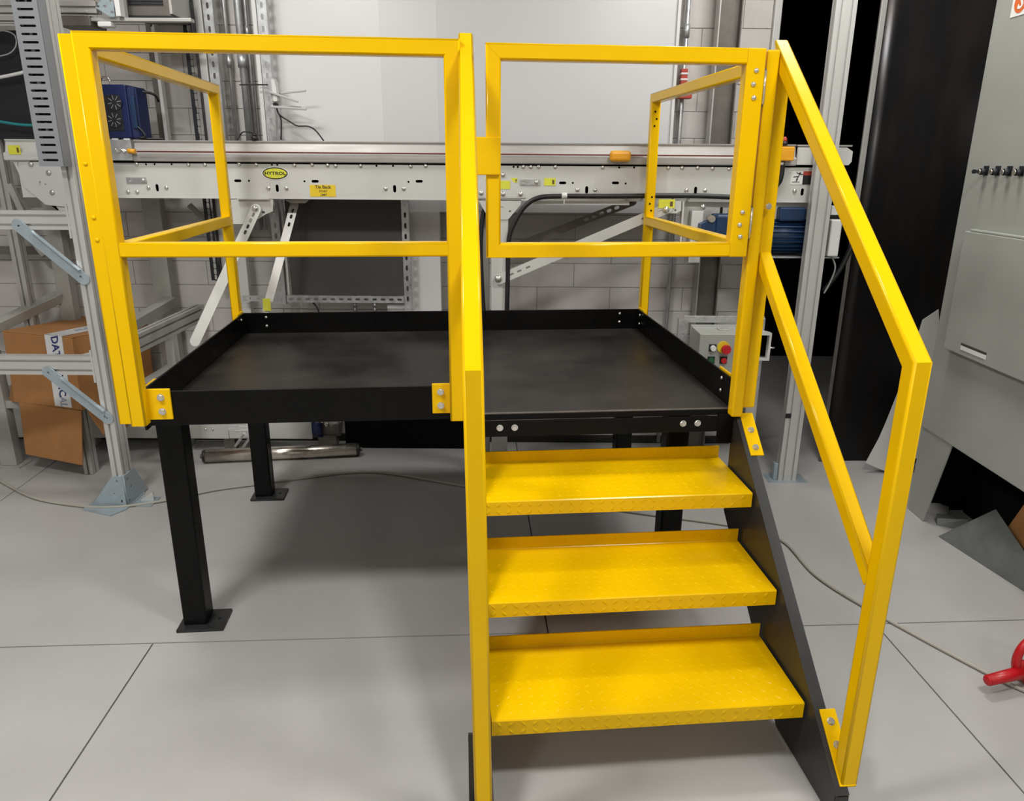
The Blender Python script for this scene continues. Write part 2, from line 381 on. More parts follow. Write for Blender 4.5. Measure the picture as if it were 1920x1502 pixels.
# swing gate: mitred frame with a wide hinge stile
yg = -.038; ga, gb_c, gc, gd = (1.0535, yg, 1.8285), (1.779, yg, 1.8285), (1.779, yg, 1.3035), (1.0535, yg, 1.3035)
tb('gate_stile', [gd, ga], Y, .041, gc, gb_c); tb('gate_rail', [ga, (1.752, yg, 1.8285)], Y, .0425, gd, None); tb('gate_rail', [gd, (1.752, yg, 1.3035)], Y, .0415, ga, None)
gs = MB().box((1.752, yg-.0205, 1.2825), (1.806, yg+.0205, 1.850), .004, 2).build('gate_stile', YM, pt)
for x, z in ((1.781, 1.792), (1.776, 1.757), (1.781, 1.722), (1.780, 1.412), (1.775, 1.376), (1.780, 1.342)): stud(gs, (x, yg-.0205, z), -Y, .0075, .006)
for z0, z1 in ((1.70, 1.80), (1.33, 1.43)):
    hg = MB().box((1.8064, -.046, z0), (1.8143, -.020, z1), .001).build('gate_hinge', M['steel'], pt)
    MB().cyl((1.8103, -.052, z0+.006), (1.8103, -.052, z1-.006), .0042, 10).build('hinge_pin', M['bolt'], hg)
part(pt, 'latch_plate', YM, (1.004, -.068, 1.512), (1.072, -.0588, 1.612), .003)
# hinge post of the gate
tube_box('guard_post', (1.8145, -.046, .775), (1.8505, -.004, 1.848))
bolt(pt, (1.8505+.012, -.046, 1.428), -Y, .009, .006)
# stair: stringers, treads
st_out = [(0, .788), (-.862, .073), (-.862, 0.001), (-.535, 0.001), (-.004, .43)]
for xw, sg in ((1.836, 1), (.9985, -1)):
    MB().prism([(a, b) for a, b in st_out], (xw, 0, 0), Y, Z, X*.006*sg).build('stringer', M['stringer'], pt)
    a, b = Vector((xw, -.012, .780)), Vector((xw, -.862, .075))
    n = Vector((0, .705, -.85)).normalized()*-1; n = n if n.z > 0 else -n
    off = X*sg*(.0165 if sg > 0 else .016)
    MB().bar(a+off+n*.0015, b+off+n*.0015, .033 if sg > 0 else .036, .005, X).build('stringer_flange', M['stringer'], pt)
    MB().box((xw, -.8625, .001), (xw+sg*(.033 if sg > 0 else .05), -.857, .072)).build('stringer_toe', M['stringer'], pt)
RUN, RISE, TD, NOSE = .2246, .198, .300, -.228
x0, x1 = 1.006, 1.829
for k in range(3):
    z = H-RISE*(k+1); yf = NOSE-RUN*k; t = .004
    prof = [(yf+.004, z-.046), (yf, z-.046), (yf, z-.003), (yf+.003, z), (yf+TD-.004, z), (yf+TD-.002, z+.002), (yf+TD-.002, z+.040), (yf+TD+.002, z+.040), (yf+TD+.002, z-.002), (yf+TD, z-.004), (yf+.005, z-.004), (yf+.004, z-.005)]
    tr = MB().prism(prof, (x0, 0, 0), Y, Z, X*(x1-x0)).build('tread', YM, pt)
    b = MB(); p = .031
    def lug(c, ax, nrm):
        ax = Vector(ax).normalized(); nrm = Vector(nrm); sd = nrm.cross(ax); c = Vector(c)
        e0, e1, s0, s1, tp = c-ax*.0125, c+ax*.0125, c+sd*.0042, c-sd*.0042, c+nrm*(.0024 if abs(nrm.z) > .5 else .0030)
        v = [b.bm.verts.new(q) for q in (e0, s0, e1, s1, tp)]
        for i in range(4): b.bm.faces.new((v[i], v[(i+1) % 4], v[4])).smooth = True
    nx = int((x1-x0)/p); ny = int(TD/p)
    for i in range(nx):
        for j in range(ny):
            s = 1 if (i+j) % 2 else -1
            lug((x0+(i+.6)*p, yf+.014+(j+.5)*p*.95, z), (s, 1, 0), (0, 0, 1))
        for j in (0, 1):
            s = 1 if (i+j) % 2 else -1
            lug((x0+(i+.6)*p, yf, z-.012-j*.023), (s*1, 0, 1), (0, -1, 0))
        s = 1 if i % 2 else -1
        lug((x0+(i+.6)*p, yf+TD-.002, z+.021), (s, 0, 1), (0, -1, 0))
    b.build('tread_pattern', YM, tr, None, 'stuff')
    for sx in (x0, x1):
        q = 1 if sx == x0 else -1
        part(tr, 'end_bracket', YM, (sx, yf+.02, z-.045), (sx+q*.004, yf+TD-.02, z-.004))
part(pt, 'stringer_lug', M['stringer'], (.943, -.806, .004), (.990, -.800, .275))
# stair handrails: bent square tube, sloping then plumb; the left one leans a little
hw = .0205; zb = .088
def lean(o, right):
    if right: return o
    for v in o.data.vertices:
        y, z = v.co.y, v.co.z
        if z > .08: v.co.x += (-.0215*min(1, max(0, -y/.85))) + (.016*(1.17-z)/1.08 if (y < -.78 and z < 1.17) else 0)
    return o
for xc, right in ((1.8735, True), (.9815, False)):
    if right: tube_bar('handrail_post', (xc, -.010, .800), (xc, -.010, 1.82))
    yp = -.8290; sl = .832; ze = 1.1545
    lean(sweep([(xc, -.010, ze+sl*.819), (xc, yp, ze), (xc, yp, zb)], X, .042, .0058, (xc, -.010, 1.0), None).build('handrail', YM, pt), right)
    lean(sweep([(xc, -.012, 1.284), (xc, yp+.017, .638)], X, .039, .0055).build('mid_handrail', YM, pt), right)
    for ya, yb in (((-.020, -.140), (-.712, -.850)) if right else ()):        # mounting tabs along the flange
        za, zb2 = .793+ya*.83, .793+yb*.83; xt = xc-.003 if right else xc-.014
        tb = MB().bar((xt, ya, za+.003), (xt, yb, zb2+.003), .042, .007, X, .0015).build('mounting_tab', YM, pt)
        nb = Vector((0, -.64, .77))
        for f in ((.42, .82) if ya > -.1 else (.17, .48)):
            q = Vector((xt, ya+(yb-ya)*f, za+(zb2-za)*f+.003))+nb*.003
            bolt(tb, q, nb, .0098, .006)

# ================================================================== CONVEYOR
YC = 3.65
cv = thing('conveyor', 'long off-white belt conveyor side with steel guide rail running behind the platform', 'conveyor', (0, YC, 0))
cx0, cx1 = -2.36, 1.43
def cp(px, py, y=YC): return at(px, py, y)
# main side channel with real holes
zt, zb = 1.533, 1.380
holes = []
def hole(px, py, L=.014, wd=.014, vert=False):
    p = cp(px, py); holes.append(slotpts(p.x, p.z, L, wd, math.pi/2 if vert else 0, 4))
for px, py in ((446, 339), (591, 340), (786, 340), (1055, 343), (1154, 343)): hole(px, py, .034, .012)
for px, py in ((467, 339), (571, 340), (766, 341), (1074, 343), (1173, 344), (510, 309), (520, 309), (963, 313), (971, 313), (1161, 314), (1189, 314), (274, 308), (290, 308), (322, 308), (706, 311), (737, 311)): hole(px, py, .010, .010)
for px, py in ((295, 352), (520, 353), (740, 354), (1100, 356), (1304, 357), (1504, 360)): hole(px, py, .034, .014, True)
plate('side_channel', M['cream'], cv, [(cx0+.06, zb), (cx1, zb), (cx1, zt), (cx0+.06, zt)], holes, .004, (0, YC, 0), X, Z)
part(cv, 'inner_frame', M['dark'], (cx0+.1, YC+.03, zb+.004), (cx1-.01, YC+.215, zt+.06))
part(cv, 'bottom_flange', M['cream'], (cx0+.06, YC-.004, zb-.004), (cx1, YC+.045, zb+.0005))
# guide rail: kinked sheet with a bright nose
gz = [(0, 1.540), (-.018, 1.541), (-.020, 1.545), (-.020, 1.571), (-.017, 1.574), (.0, 1.580), (.012, 1.622), (.006, 1.630), (.006, 1.634), (.03, 1.634), (.03, 1.540)]
gr = MB().prism(gz, (-1.75, YC, 0), Y, Z, X*(1.30+1.75)).build('guide_rail', M['guide'], cv)
MB().prism(gz, (-2.345, YC, 0), Y, Z, X*.46).build('guide_rail', M['cream'], cv)
ge = at(1598, 273, YC).x
MB().prism([(1.303, 1.545), (ge-.012, 1.545), (ge, 1.56), (ge, 1.605), (ge-.03, 1.622), (1.303, 1.622)], (0, YC-.016, 0), X, Z, Y*.014).build('end_guard', M['cream'], cv)
part(cv, 'end_guard_lip', M['guide'], (1.303, YC-.004, 1.626), (ge+.0, YC+.01, 1.633))
a, b = cp(205, 262, YC-.03), cp(255, 301, YC-.03)
part(cv, 'anchor_plate', M['galv'], (a.x, YC-.031, b.z), (b.x-.015, YC-.0215, a.z), .001)
pc0 = cp(257, 284, YC-.035); pc1 = cp(1462, 291, YC-.035)
MB().cyl(pc0, (pc1.x, pc0.y, pc0.z-.002), .0032, 6).build('pull_cord', M['cord'], cv)
MB().cyl(cp(240, 283, YC-.035), cp(254, 284, YC-.035), .011, 12).build('cord_grip', M['orange'], cv)
MB().tube([cp(216, 279, YC-.035), cp(222, 286, YC-.035), cp(229, 280, YC-.035), cp(236, 284, YC-.035)], .0032, 6).tube([cp(218, 287, YC-.037), cp(226, 280, YC-.037), cp(234, 286, YC-.037)], .003, 6).build('eye_bolt', M['bolt'], cv)
p = cp(1163, 293, YC-.045)
MB().box(p-Vector((.048, .016, .024)), p+Vector((.048, .02, .024)), .014, 3).build('cord_cover', M['orange'], cv)
# emergency stop box at the right
a, b = cp(1459, 275, YC-.05), cp(1487, 302, YC-.05)
es = MB().box((a.x-.02, YC-.06, b.z), (b.x, YC-.0165, a.z), .005).build('stop_switch', M['orange'], cv)
q = cp(1471, 268, YC-.03)
MB().cyl(q-Z*.012, q+Z*.006, .014, 12).build('beacon_base', M['fan'], es); MB().dome(q+Z*.006, Z, .011, .022).build('beacon', M['redp'], es)
qs = cp(1464, 289, YC-.0612); MB().prism([(-.006, -.006), (.005, 0), (-.006, .006)], qs, X, Z, Y*-.001).build('arrow_mark', M['navy'], es)
MB().tube([cp(1466, 303, YC-.03), cp(1466, 318, YC-.03), cp(1462, 338, YC-.03), cp(1452, 352, YC-.02), cp(1440, 366, YC-.02)], .013, 8).build('switch_cable', M['rubber'], cv)
q = cp(1465, 306, YC-.032); MB().cyl(q-Z*.008, q+Z*.006, .0125, 10).build('cable_gland', M['white'], es)
# bolts
bp = [(256, 308), (353, 309), (384, 309), (448, 308), (480, 309), (552, 310), (585, 309), (614, 310), (629, 311), (676, 311), (770, 312), (798, 311),
      (981, 313), (995, 313), (1010, 313), (1041, 313), (1130, 314), (1253, 315), (1279, 315), (1308, 315), (1367, 317), (1336, 316),
      (278, 352), (312, 352), (240, 360), (257, 360), (503, 353), (537, 353), (723, 354), (757, 354), (1083, 356), (1116, 356), (1287, 357), (1322, 357), (1490, 358)]
b0 = None
for px, py in bp:
    p = cp(px, py, YC-.002); big = py > 330 or px in (256, 353, 552, 676)
    if b0 is None: b0 = MB().dome(p, -Y, .0105, .006, 10, 3).build('bolt', M['bolt'], cv); bo = p
    else:
        c = clone(b0, cv, p-bo)
for px, py in ((256, 338), (994, 342)):
    p = cp(px, py, YC-.004)
    kp = plate('keeper_plate', M['galv'], cv, [(-.047, -.013), (.047, -.013), (.047, .013), (-.047, .013)], [slotpts(-.03, 0, .011, .011)], .004, p, X, Z)
    stud(kp, p+Vector((.03, -.002, 0)), -Y, .010, .006)
# maker's oval
p = cp(516, 325, YC-.0025)
def oval(name, m, a, b, y, par): return MB().prism([(a*math.cos(t), b*math.sin(t)) for t in [2*math.pi*i/40 for i in range(40)]], (p.x, y, p.z), X, Z, Y*-.0008).build(name, m, par)
ov = oval('maker_badge', M['labelw'], .0635, .030, YC-.0022, cv); oval('badge_border', M['ink'], .0585, .0265, YC-.0030, ov); oval('badge_field', M['labelg'], .0530, .0218, YC-.0038, ov)
text('lettering', 'HYTROL', M['ink'], ov, .021, (p.x, YC-.0050, p.z-.0005), X, Z, xs=1.22)
# hand-written label and small labels
p = cp(606, 357.5, YC-.003)
hl = MB().box((p.x-.062, YC-.0034, p.z-.027), (p.x+.058, YC-.0022, p.z+.026)).build('handwritten_label', M['labely'], cv)
for s, dz, sz, ox in (('Tie Back', .016, .021, 0), ('START', -.003, .013, .0), ('LIMIT', -.019, .013, .002)): text('lettering', s, M['pen'], hl, sz, (p.x+ox, YC-.0038, p.z+dz), X, Z, .0003)
for px, py, wd, ht, m in ((27, 281, .055, .040, 'labelg'), (1031, 341, .054, .034, 'labelg'), (916, 340, .04, .03, 'labelg'), (964, 338, .03, .02, 'labelg'), (1250, 382, .075, .040, 'labelg')):
    y = YC-.021 if py == 281 else (YC-.052 if py == 382 else YC-.0024)
    p = cp(px, py, y)
    lb = part(cv, 'sticker', M[m], (p.x-wd/2, y-.0012, p.z-ht/2), (p.x+wd/2, y, p.z+ht/2))
    part(lb, 'print_block', M['pen'], (p.x+wd*.2, y-.0016, p.z-ht*.3), (p.x+wd*.38, y-.0012, p.z+ht*.25))
# warning sign: person tripping beside a dark text field
sy = YC-.0024; a = cp(1484, 321, sy); b = cp(1521, 346, sy)
ws = part(cv, 'warning_sign', M['labelw'], (a.x, sy-.001, b.z), (b.x, sy, a.z))
c = cp(1506, 327, sy); part(ws, 'sign_heading', M['redp'], (c.x, sy-.0018, c.z-.004), (b.x, sy-.001, a.z)); part(ws, 'sign_text_field', M['ink'], (c.x, sy-.0018, b.z), (b.x, sy-.001, c.z-.004))
def W_(px, py): return cp(px, py, sy-.002)
for pts in ([(1501, 325), (1497, 331), (1493, 337)], [(1493, 331), (1497, 331)], [(1488, 332), (1493, 331)], [(1494, 324), (1501, 327), (1506, 327)], [(1496, 336), (1493, 339), (1493, 340)]):
    for i in range(len(pts)-1): MB().bar(W_(*pts[i]), W_(*pts[i+1]), .0035, .001, Vector((.7, 0, .7))).build('figure_mark', M['ink'], ws)
MB().cyl(W_(1500, 325), W_(1500, 325)-Y*.001, .0045, 10).build('figure_mark', M['ink'], ws); MB().bar(W_(1485, 341), W_(1499, 341), .002, .001, Z).build('figure_mark', M['ink'], ws)
# supports: gussets, legs, straps
def poly_plate(name, m, pts, y, th=.005, hs=(), par=cv, label=None):
    P = [cp(px, py, y) for px, py in pts]; H_ = [(cp(px, py, y), L, w_, v) for px, py, L, w_, v in hs]
    return plate(name, m, par, [(q.x, q.z) for q in P], [slotpts(q.x, q.z, L, w_, math.pi/2 if v else 0, 4) for q, L, w_, v in H_], th, (0, y, 0), X, Z, label)
gp = poly_plate('gusset_plate', M['cream'], [(25, 303), (112, 303), (128, 388), (86, 384), (48, 352)], YC-.005, .004, ((76, 344, .022, .009, True), (86, 346, .010, .009, False), (35, 309, .024, .010, True)))
for px, py in ((58, 308), (91, 324), (98, 361)): stud(gp, cp(px, py, YC-.007), -Y, .013, .008, M['galv'])
poly_plate('leg_flare', M['cream'], [(97, 386), (130, 386), (140, 420), (116, 400), (100, 380)], YC+.004, .004)
gp = poly_plate('gusset_plate', M['cream'], [(915, 328), (950, 328), (958, 336), (978, 357), (986, 371), (886, 371), (896, 352)], YC-.0052, .004, ())
for px, py in ((943, 328), (943, 364), (976, 364), (902, 362)): stud(gp, cp(px, py, YC-.007), -Y, .012, .008)
p = cp(947, 347, YC-.009); lb = part(gp, 'sticker', M['labelg'], (p.x-.032, YC-.0086, p.z-.018), (p.x+.024, YC-.0074, p.z+.019)); part(lb, 'print_block', M['pen'], (p.x-.03, YC-.0090, p.z-.008), (p.x-.020, YC-.0086, p.z+.008))
poly_plate('leg_flare', M['cream'], [(896, 374), (978, 374), (976, 384), (956, 408), (952, 412), (918, 412)], YC-.002, .004, ((956, 396, .011, .010, False), (940, 389, .02, .010, False)))
a, b = cp(921, 410), cp(953, 410)
part(cv, 'leg', M['cream'], (a.x, YC, 0.008), (b.x, YC+.05, zb), .003)
part(cv, 'leg_foot', M['cream'], (a.x-.04, YC-.04, 0), (b.x+.04, YC+.09, .008))
part(cv, 'leg_bracket', M['greyd'], (a.x-.09, YC+.06, 0), (a.x-.012, YC+.11, zb-.06), .003)
a, b = cp(1290, 410), cp(1345, 410)
part(cv, 'lower_lip', M['white'], (cp(1000, 380, YC+.003).x, YC+.003, cp(1090, 384, YC).z), (cp(1180, 380, YC+.003).x, YC+.008, zb-.005))
# right mounting plate + strap bracket
mpz = cp(1275, 450, YC+.03).z
poly_plate('bracket_plate', M['cream'], [(1232, 377), (1277, 377), (1277, 395), (1268, 400), (1255, 400), (1232, 405)], YC-.045, .004, ((1266, 394, .010, .010, False),))
part(cv, 'bracket_edge', M['cream'], (cp(1275, 400).x, YC-.045, cp(1275, 455).z), (cp(1278, 400).x, YC+.0, zb-.002))
mp2 = poly_plate('motor_mount', M['cream'], [(1280, 378), (1520, 380), (1520, 420), (1440, 460), (1315, 452), (1280, 452)], YC+.03, .005, ((1352, 398, .05, .014, True), (1366, 402, .05, .014, True)))
a, b = cp(1296, 395, YC-.01), cp(1313, 452, YC-.01); part(cv, 'belt_guard_post', M['cream'], (a.x, YC-.03, b.z-.1), (b.x, YC+.025, a.z), .002)
q = cp(1318, 388, YC-.02); stud(cv, q, -Y, .014, .012)
strap('strap_brace', M['cream'], cv, cp(936, 524, YC-.03), cp(1252, 390, YC-.05), .047, .005, -Y, slots=(.065, .105, .150, .735, .815), sl=.024, sw=.009)
stud(cv, cp(934, 523, YC-.034), -Y, .018, .012); stud(cv, cp(1249, 393, YC-.055), -Y, .016, .012)
strap('strap_brace', M['steel'], cv, cp(962, 465, YC+.28), cp(1186, 378, YC+.2), .040, .006, -Y, slots=(.40, .44, .48, .52, .56), sl=.026, sw=.016, label='dark steel slotted strap')
poly_plate('strap_tab', M['steel'], [(1152, 375), (1192, 375), (1188, 384), (1156, 384)], YC+.18, .004, ((1158, 378, .014, .012, False), (1185, 379, .014, .012, False)))
strap('strap_brace', M['cream'], cv, cp(480, 392, YC-.03), cp(366, 640, YC-.22), .047, .005, -Y, slots=(.03, .06, .09, .12), sl=.022, sw=.012)
stud(cv, cp(478, 391, YC-.035), -Y, .015, .012)
poly_plate('gusset_plate', M['cream'], [(432, 374), (512, 374), (512, 396), (498, 402), (470, 420), (432, 420)], YC-.012, .004, ((494, 398, .016, .012, False),))
part(cv, 'flange_edge', M['cream'], (cp(449, 376).x, YC-.03, zb-.006), (cp(508, 376).x, YC-.008, zb-.001))
strap('strap_brace', M['alud'], cv, cp(552, 384, YC+.12), cp(500, 580, YC-.05), .040, .005, -Y, slots=(.03, .06, .10), sl=.022, sw=.012)
poly_plate('strap_tab', M['alud'], [(534, 375), (580, 375), (572, 381), (545, 381)], YC+.11, .004, ())
p = cp(501, 571, YC-.06); part(cv, 'sticker', M['labelg'], (p.x-.018, p.y-.006, p.z-.03), (p.x+.018, p.y-.004, p.z+.03))
a = cp(432, 380, YC+.315)
part(cv, 'leg', M['cream'], (a.x-.02, YC+.315, .008), (a.x+.05, YC+.36, zb+.05), .003); part(cv, 'leg_foot', M['cream'], (a.x-.03, YC+.31, 0), (a.x+.06, YC+.37, .008)); part(cv, 'leg_tie', M['cream'], (a.x-.01, YC+.216, zb+.01), (a.x+.04, YC+.314, zb+.05))
# black hose along the bottom
hz = [cp(950, 600, YC-.03), cp(952, 520, YC-.03), cp(954, 450, YC-.03), cp(966, 415, YC-.03), cp(985, 386, YC-.03), cp(1010, 371, YC-.03), cp(1050, 368, YC-.03), cp(1150, 368, YC-.03), cp(1250, 367, YC-.03), cp(1330, 368, YC-.03), cp(1440, 373, YC-.03)]
MB().tube(hz, .0115, 10).build('black_hose', M['rubber'], cv)
MB().tube([cp(908, 600, YC+.03), cp(902, 500, YC+.03), cp(902, 440, YC+.03), cp(908, 395, YC+.03), cp(925, 380, YC+.03)], .011, 8).build('black_hose', M['rubber'], cv)
q = cp(1058, 367, YC-.03); MB().cyl(q-X*.013, q+X*.013, .0145, 12).cyl(q-Z*.012, q-Z*.05, .003, 6).build('cable_tie', M['white'], cv)
for px in (1173, 1203, 1261, 1290, 1420): q = cp(px, 373, YC-.01); MB().cyl(q-Z*.006, q+Z*.006, .006, 8).build('screw', M['bolt'], cv)
# drive motor
MBm = cp(1475, 440, YC+.02)
ym = YC-.08
a, b = cp(1446, 412, ym), cp(1528, 480, ym); cz = (a.z+b.z)/2; rr = (a.z-b.z)/2
YM_ = YC+.055
dm = MB().cyl((a.x, YM_, cz), (b.x, YM_, cz), rr*.90, 28).build('drive_motor', M['mblue'], cv)
for i in range(22):
    t = 2*math.pi*i/22; dv = Vector((0, math.cos(t), math.sin(t)))
    MB().bar(Vector((a.x+.02, YM_, cz))+dv*rr*.95, Vector((b.x-.004, YM_, cz))+dv*rr*.95, .0045, rr*.16, dv.cross(X)).build('cooling_fin', M['mblue'], dm)
MB().cyl((a.x-.008, YM_, cz), (a.x+.018, YM_, cz), rr*1.04, 28).build('motor_flange', M['mblue'], dm)
c0, c1 = cp(1472, 390, ym), cp(1520, 412, ym)
MB().box((c0.x, YC-.02, c1.z-.012), (c1.x, YC+.09, c0.z), .008).build('terminal_box', M['mblue'], dm)
c0 = cp(1470, 388, ym)
a, b = cp(1342, 402, ym), cp(1370, 440, ym)
gb = MB().box((a.x, YC-.10, b.z-.02), (b.x+.06, YC+.02, a.z), .012, 3).build('gearbox', M['mblue'], cv)
a, b = cp(1314, 420, ym), cp(1345, 428, ym); MB().prism([(a.x, b.z), (a.x, a.z), (b.x+.01, a.z+.035), (b.x+.01, b.z-.03)], (0, YC-.09, 0), X, Z, Y*.07).build('gearbox_arm', M['mblue'], gb)
q = cp(1333, 410, ym); MB().cyl((q.x, YC-.10, q.z), (q.x, YC-.05, q.z), .016, 14).build('shaft_end', M['chrome'], gb)
a, b = cp(1440, 480, YC), cp(1570, 484, YC); part(cv, 'motor_tray', M['galv'], (a.x, YC-.02, b.z), (b.x, YC+.15, a.z), .001)
a, b = cp(1552, 385, YC), cp(1576, 402, YC); part(cv, 'junction_box', M['white'], (a.x, YC-.05, b.z), (b.x, YC-.006, a.z), .003)
MB().tube([cp(1552, 405, YC-.02), cp(1575, 408, YC-.02), cp(1592, 420, YC)], .012, 8).build('power_cable', M['rubber'], cv)
a, b = cp(1549, 410, YC), cp(1560, 478, YC); part(cv, 'fan_cowl', M['white'], (a.x, YC-.07, b.z), (b.x, YC+.06, a.z), .006)
q = cp(1572, 428, YC+.05); MB().cyl(q+Vector((-.03, 0, -.045)), q+Vector((-.03, 0, .05)), .042, 18).build('filter_bowl', M['white'], cv)
MB().tube([cp(1554, 470, YC-.03), cp(1566, 500, YC-.02), cp(1556, 530, YC), cp(1545, 550, YC)], .004, 6).build('thin_cable', M['wgrey'], cv)
MB().tube([cp(1600, 455, YC+.05), cp(1575, 505, YC+.05), cp(1545, 545, YC+.05)], .013, 8).build('black_hose', M['rubber'], cv)

# ================================================================== WHITE BOARDS behind the conveyor
yb = 4.02
wbd = thing('white_board_wall', 'tall glossy white panelled partition standing behind the conveyor', 'partition', (0, yb, 0))
def panel(name, m, px0, px1, y0, y1, par=wbd, z0=1.30, z1=2.9):
    a, b = at(px0, 200, y0), at(px1, 200, y1)
    return MB().quadbox([(a.x, y0, z0), (b.x, y1, z0), (b.x, y1+.02, z0), (a.x, y0+.02, z0), (a.x, y0, z1), (b.x, y1, z1), (b.x, y1+.02, z1), (a.x, y0+.02, z1)]).build(name, m, par)
panel('panel', M['boardw'], 488, 717.9, yb, yb); panel('panel', M['boardb'], 718, 822, yb, yb); panel('panel', M['boardg'], 822.1, 1261, yb, yb)
a = at(1258, 200, yb).x
part(wbd, 'edge_trim', M['white'], (a+.002, yb-.012, 1.30), (a+.016, yb+.03, 2.9))
a, b = at(771, 480, yb).x, at(826, 480, yb).x
part(wbd, 'support_column', M['boardw'], (a, yb-.02, .357), (b, yb+.05, 1.30))
a, b = at(727, 570, yb).x, at(771, 570, yb).x
part(wbd, 'plinth', M['boardw'], (a, yb-.015, .357), (b-.001, yb+.05, at(727, 570, yb).z))

# ================================================================== SLOTTED ANGLE RACK with dark board
ya = 3.90
rk = thing('slotted_angle_rack', 'galvanised slotted angle rack carrying a dark grey board under the conveyor', 'rack', (0, ya, 0))
def slotted(name, par, p, q, wd, normal, pitch=.052, sl=.028, sw=.012, m=None, flange=None, fd=.035):
    p, q = Vector(p), Vector(q); L = (q-p).length; ax = (q-p).normalized(); nn = Vector(normal); ay = nn.cross(ax)
    n = int(L/pitch)
    o = plate(name, m or M['galv'], par, [(0, -wd/2), (L, -wd/2), (L, wd/2), (0, wd/2)], [slotpts((i+.5)*L/n, 0, sl, sw, 0, 3) for i in range(n)], .003, p, ax, ay)
    if flange: 
        c = ay*wd/2*flange
        MB().bar(p+c-nn*fd/2, q+c-nn*fd/2, .003, fd, ay).build(name+'_flange', m or M['galv'], o)
    return o
xl = at(521, 480, ya).x; xr = at(762, 480, ya).x; z0 = at(540, 560, ya).z
slotted('upright', rk, (xl, ya, z0-.03), (xl, ya, 1.37), .042, -Y, flange=-1); slotted('upright', rk, (xr, ya, .36), (xr, ya, 1.37), .036, -Y, flange=-1)
slotted('crossbar', rk, (xl+.03, ya-.006, z0), (xr-.02, ya-.006, z0), .036, -Y, pitch=.041, sl=.026, sw=.012)
slotted('crossbar', rk, (at(455, 563, ya).x, ya, z0), (xl-.02, ya, z0), .030, -Y, pitch=.05)
a, b = at(543, 380, ya), at(754, 553, ya)
part(rk, 'board', M['olive'], (xl+.055, ya+.006, z0+.02), (xr-.019, ya+.016, 1.376))
part(rk, 'board_edge', M['cream'], (xl+.036, ya-.002, z0+.02), (xl+.046, ya+.016, 1.375))
for px in (659, 697): q = at(px, 575, ya); MB().cyl((q.x, ya+.09, .357), (q.x, ya+.09, z0+.02), .010, 8).build('tube_leg', M['galv'], rk)
MB().tube([at(587, 567, ya+.02), at(595, 578, ya+.02), at(600, 592, ya+.02)], .005, 6).build('cable', M['rubber'], rk)

# tall slotted struts and conduits against the block wall
def tall_slotted(label, px, py, wd, m, y=3.98, z0=1.40, pitch=.05, white=False, sl=.028, sw=.012):
    p = at(px, py, y)
    t = thing('slotted_strut', label, 'strut', (p.x, y, 0))
    slotted('web', t, (p.x, y, z0), (p.x, y, 3.398), wd, -Y, pitch=pitch, m=m, flange=-1, sl=sl, sw=sw)
    if white: part(t, 'white_edge', M['white'], (p.x-wd/2-.022, y-.004, z0), (p.x-wd/2-.006, y+.012, 3.398))
    return t
tall_slotted('galvanised slotted strut with a white edge strip beside the wireless router', 507, 210, .042, M['galv'], 3.93, white=True)
tall_slotted('galvanised slotted strut behind the far left corner post of the platform', 396, 80, .045, M['galv'], 3.95)
t = tall_slotted('black perforated strip standing left of a smooth grey post', 367, 180, .048, M['fan'], 3.93, z0=.95, pitch=.030, sl=.034, sw=.014)
p = at(380, 120, 3.96); tag(MB().box((p.x-.022, 3.96, .95), (p.x+.022, 4.0, 3.398), .004).build('support_post', M['alu']), 'smooth grey post between the black perforated strip and a slotted strut', 'post')
p = at(300, 175, 4.0)
t = thing('thin_post', 'thin white channel post behind the blue twin-fan unit', 'post', (p.x, 4.0, 0))
part(t, 'white_flange', M['white'], (p.x, 3.99, 1.45), (p.x+.016, 4.03, 3.398), .001); part(t, 'grey_web', M['steel'], (p.x-.035, 4.01, 1.45), (p.x-.001, 4.03, 3.398), .001)
for i, (px, py, r, lb) in enumerate(((436, 180, .010, 'thin steel conduit on the block wall, leftmost of three by the slotted strut'), (461, 180, .018, 'thick steel conduit on the block wall, middle of three'), (475, 180, .008, 'slim bright conduit on the block wall next to the white edge strip'))):
    q = at(px, py, 4.06)
    t = thing('conduit', lb, 'conduit', (q.x, 4.06, 0), 'conduits left of the white boards')
    MB().cyl((q.x, 4.06, 1.2), (q.x, 4.06, 3.398), r, 12).build('pipe', M['galv'], t)
    zz = at(px, 115 if i < 2 else 60, 4.06).z
    MB().cyl((q.x, 4.06, zz-.03), (q.x, 4.06, zz+.03), r*1.35, 12).build('coupling', M['galv'], t)
q = at(475, 255, 3.90); zc = 1.634
t = thing('cable_plug', 'small black cable plug standing on the conveyor edge', 'plug', (q.x, YC+.03, zc))
q = at(478, 255, YC+.02); MB().cyl((q.x, YC+.017, zc), (q.x, YC+.017, zc+.020), .016, 10).cyl((q.x, YC+.017, zc+.02), (q.x, YC+.017, zc+.03), .010, 10).build('body', M['rubber'], t)
MB().tube([(q.x, YC+.017, zc+.03), at(468, 248, YC+.03), at(455, 248, YC+.03), at(448, 258, YC+.03), (at(446, 262, YC+.03).x, YC+.02, zc+.003)], .003, 6).build('lead', M['rubber'], t)
tag(MB().bar(at(449, 159, 3.90), at(502, 159, 3.90), .006, .004, Z).build('cable_strap', M['rubber']), 'thin black strap stretched across the conduits beside the router', 'strap')

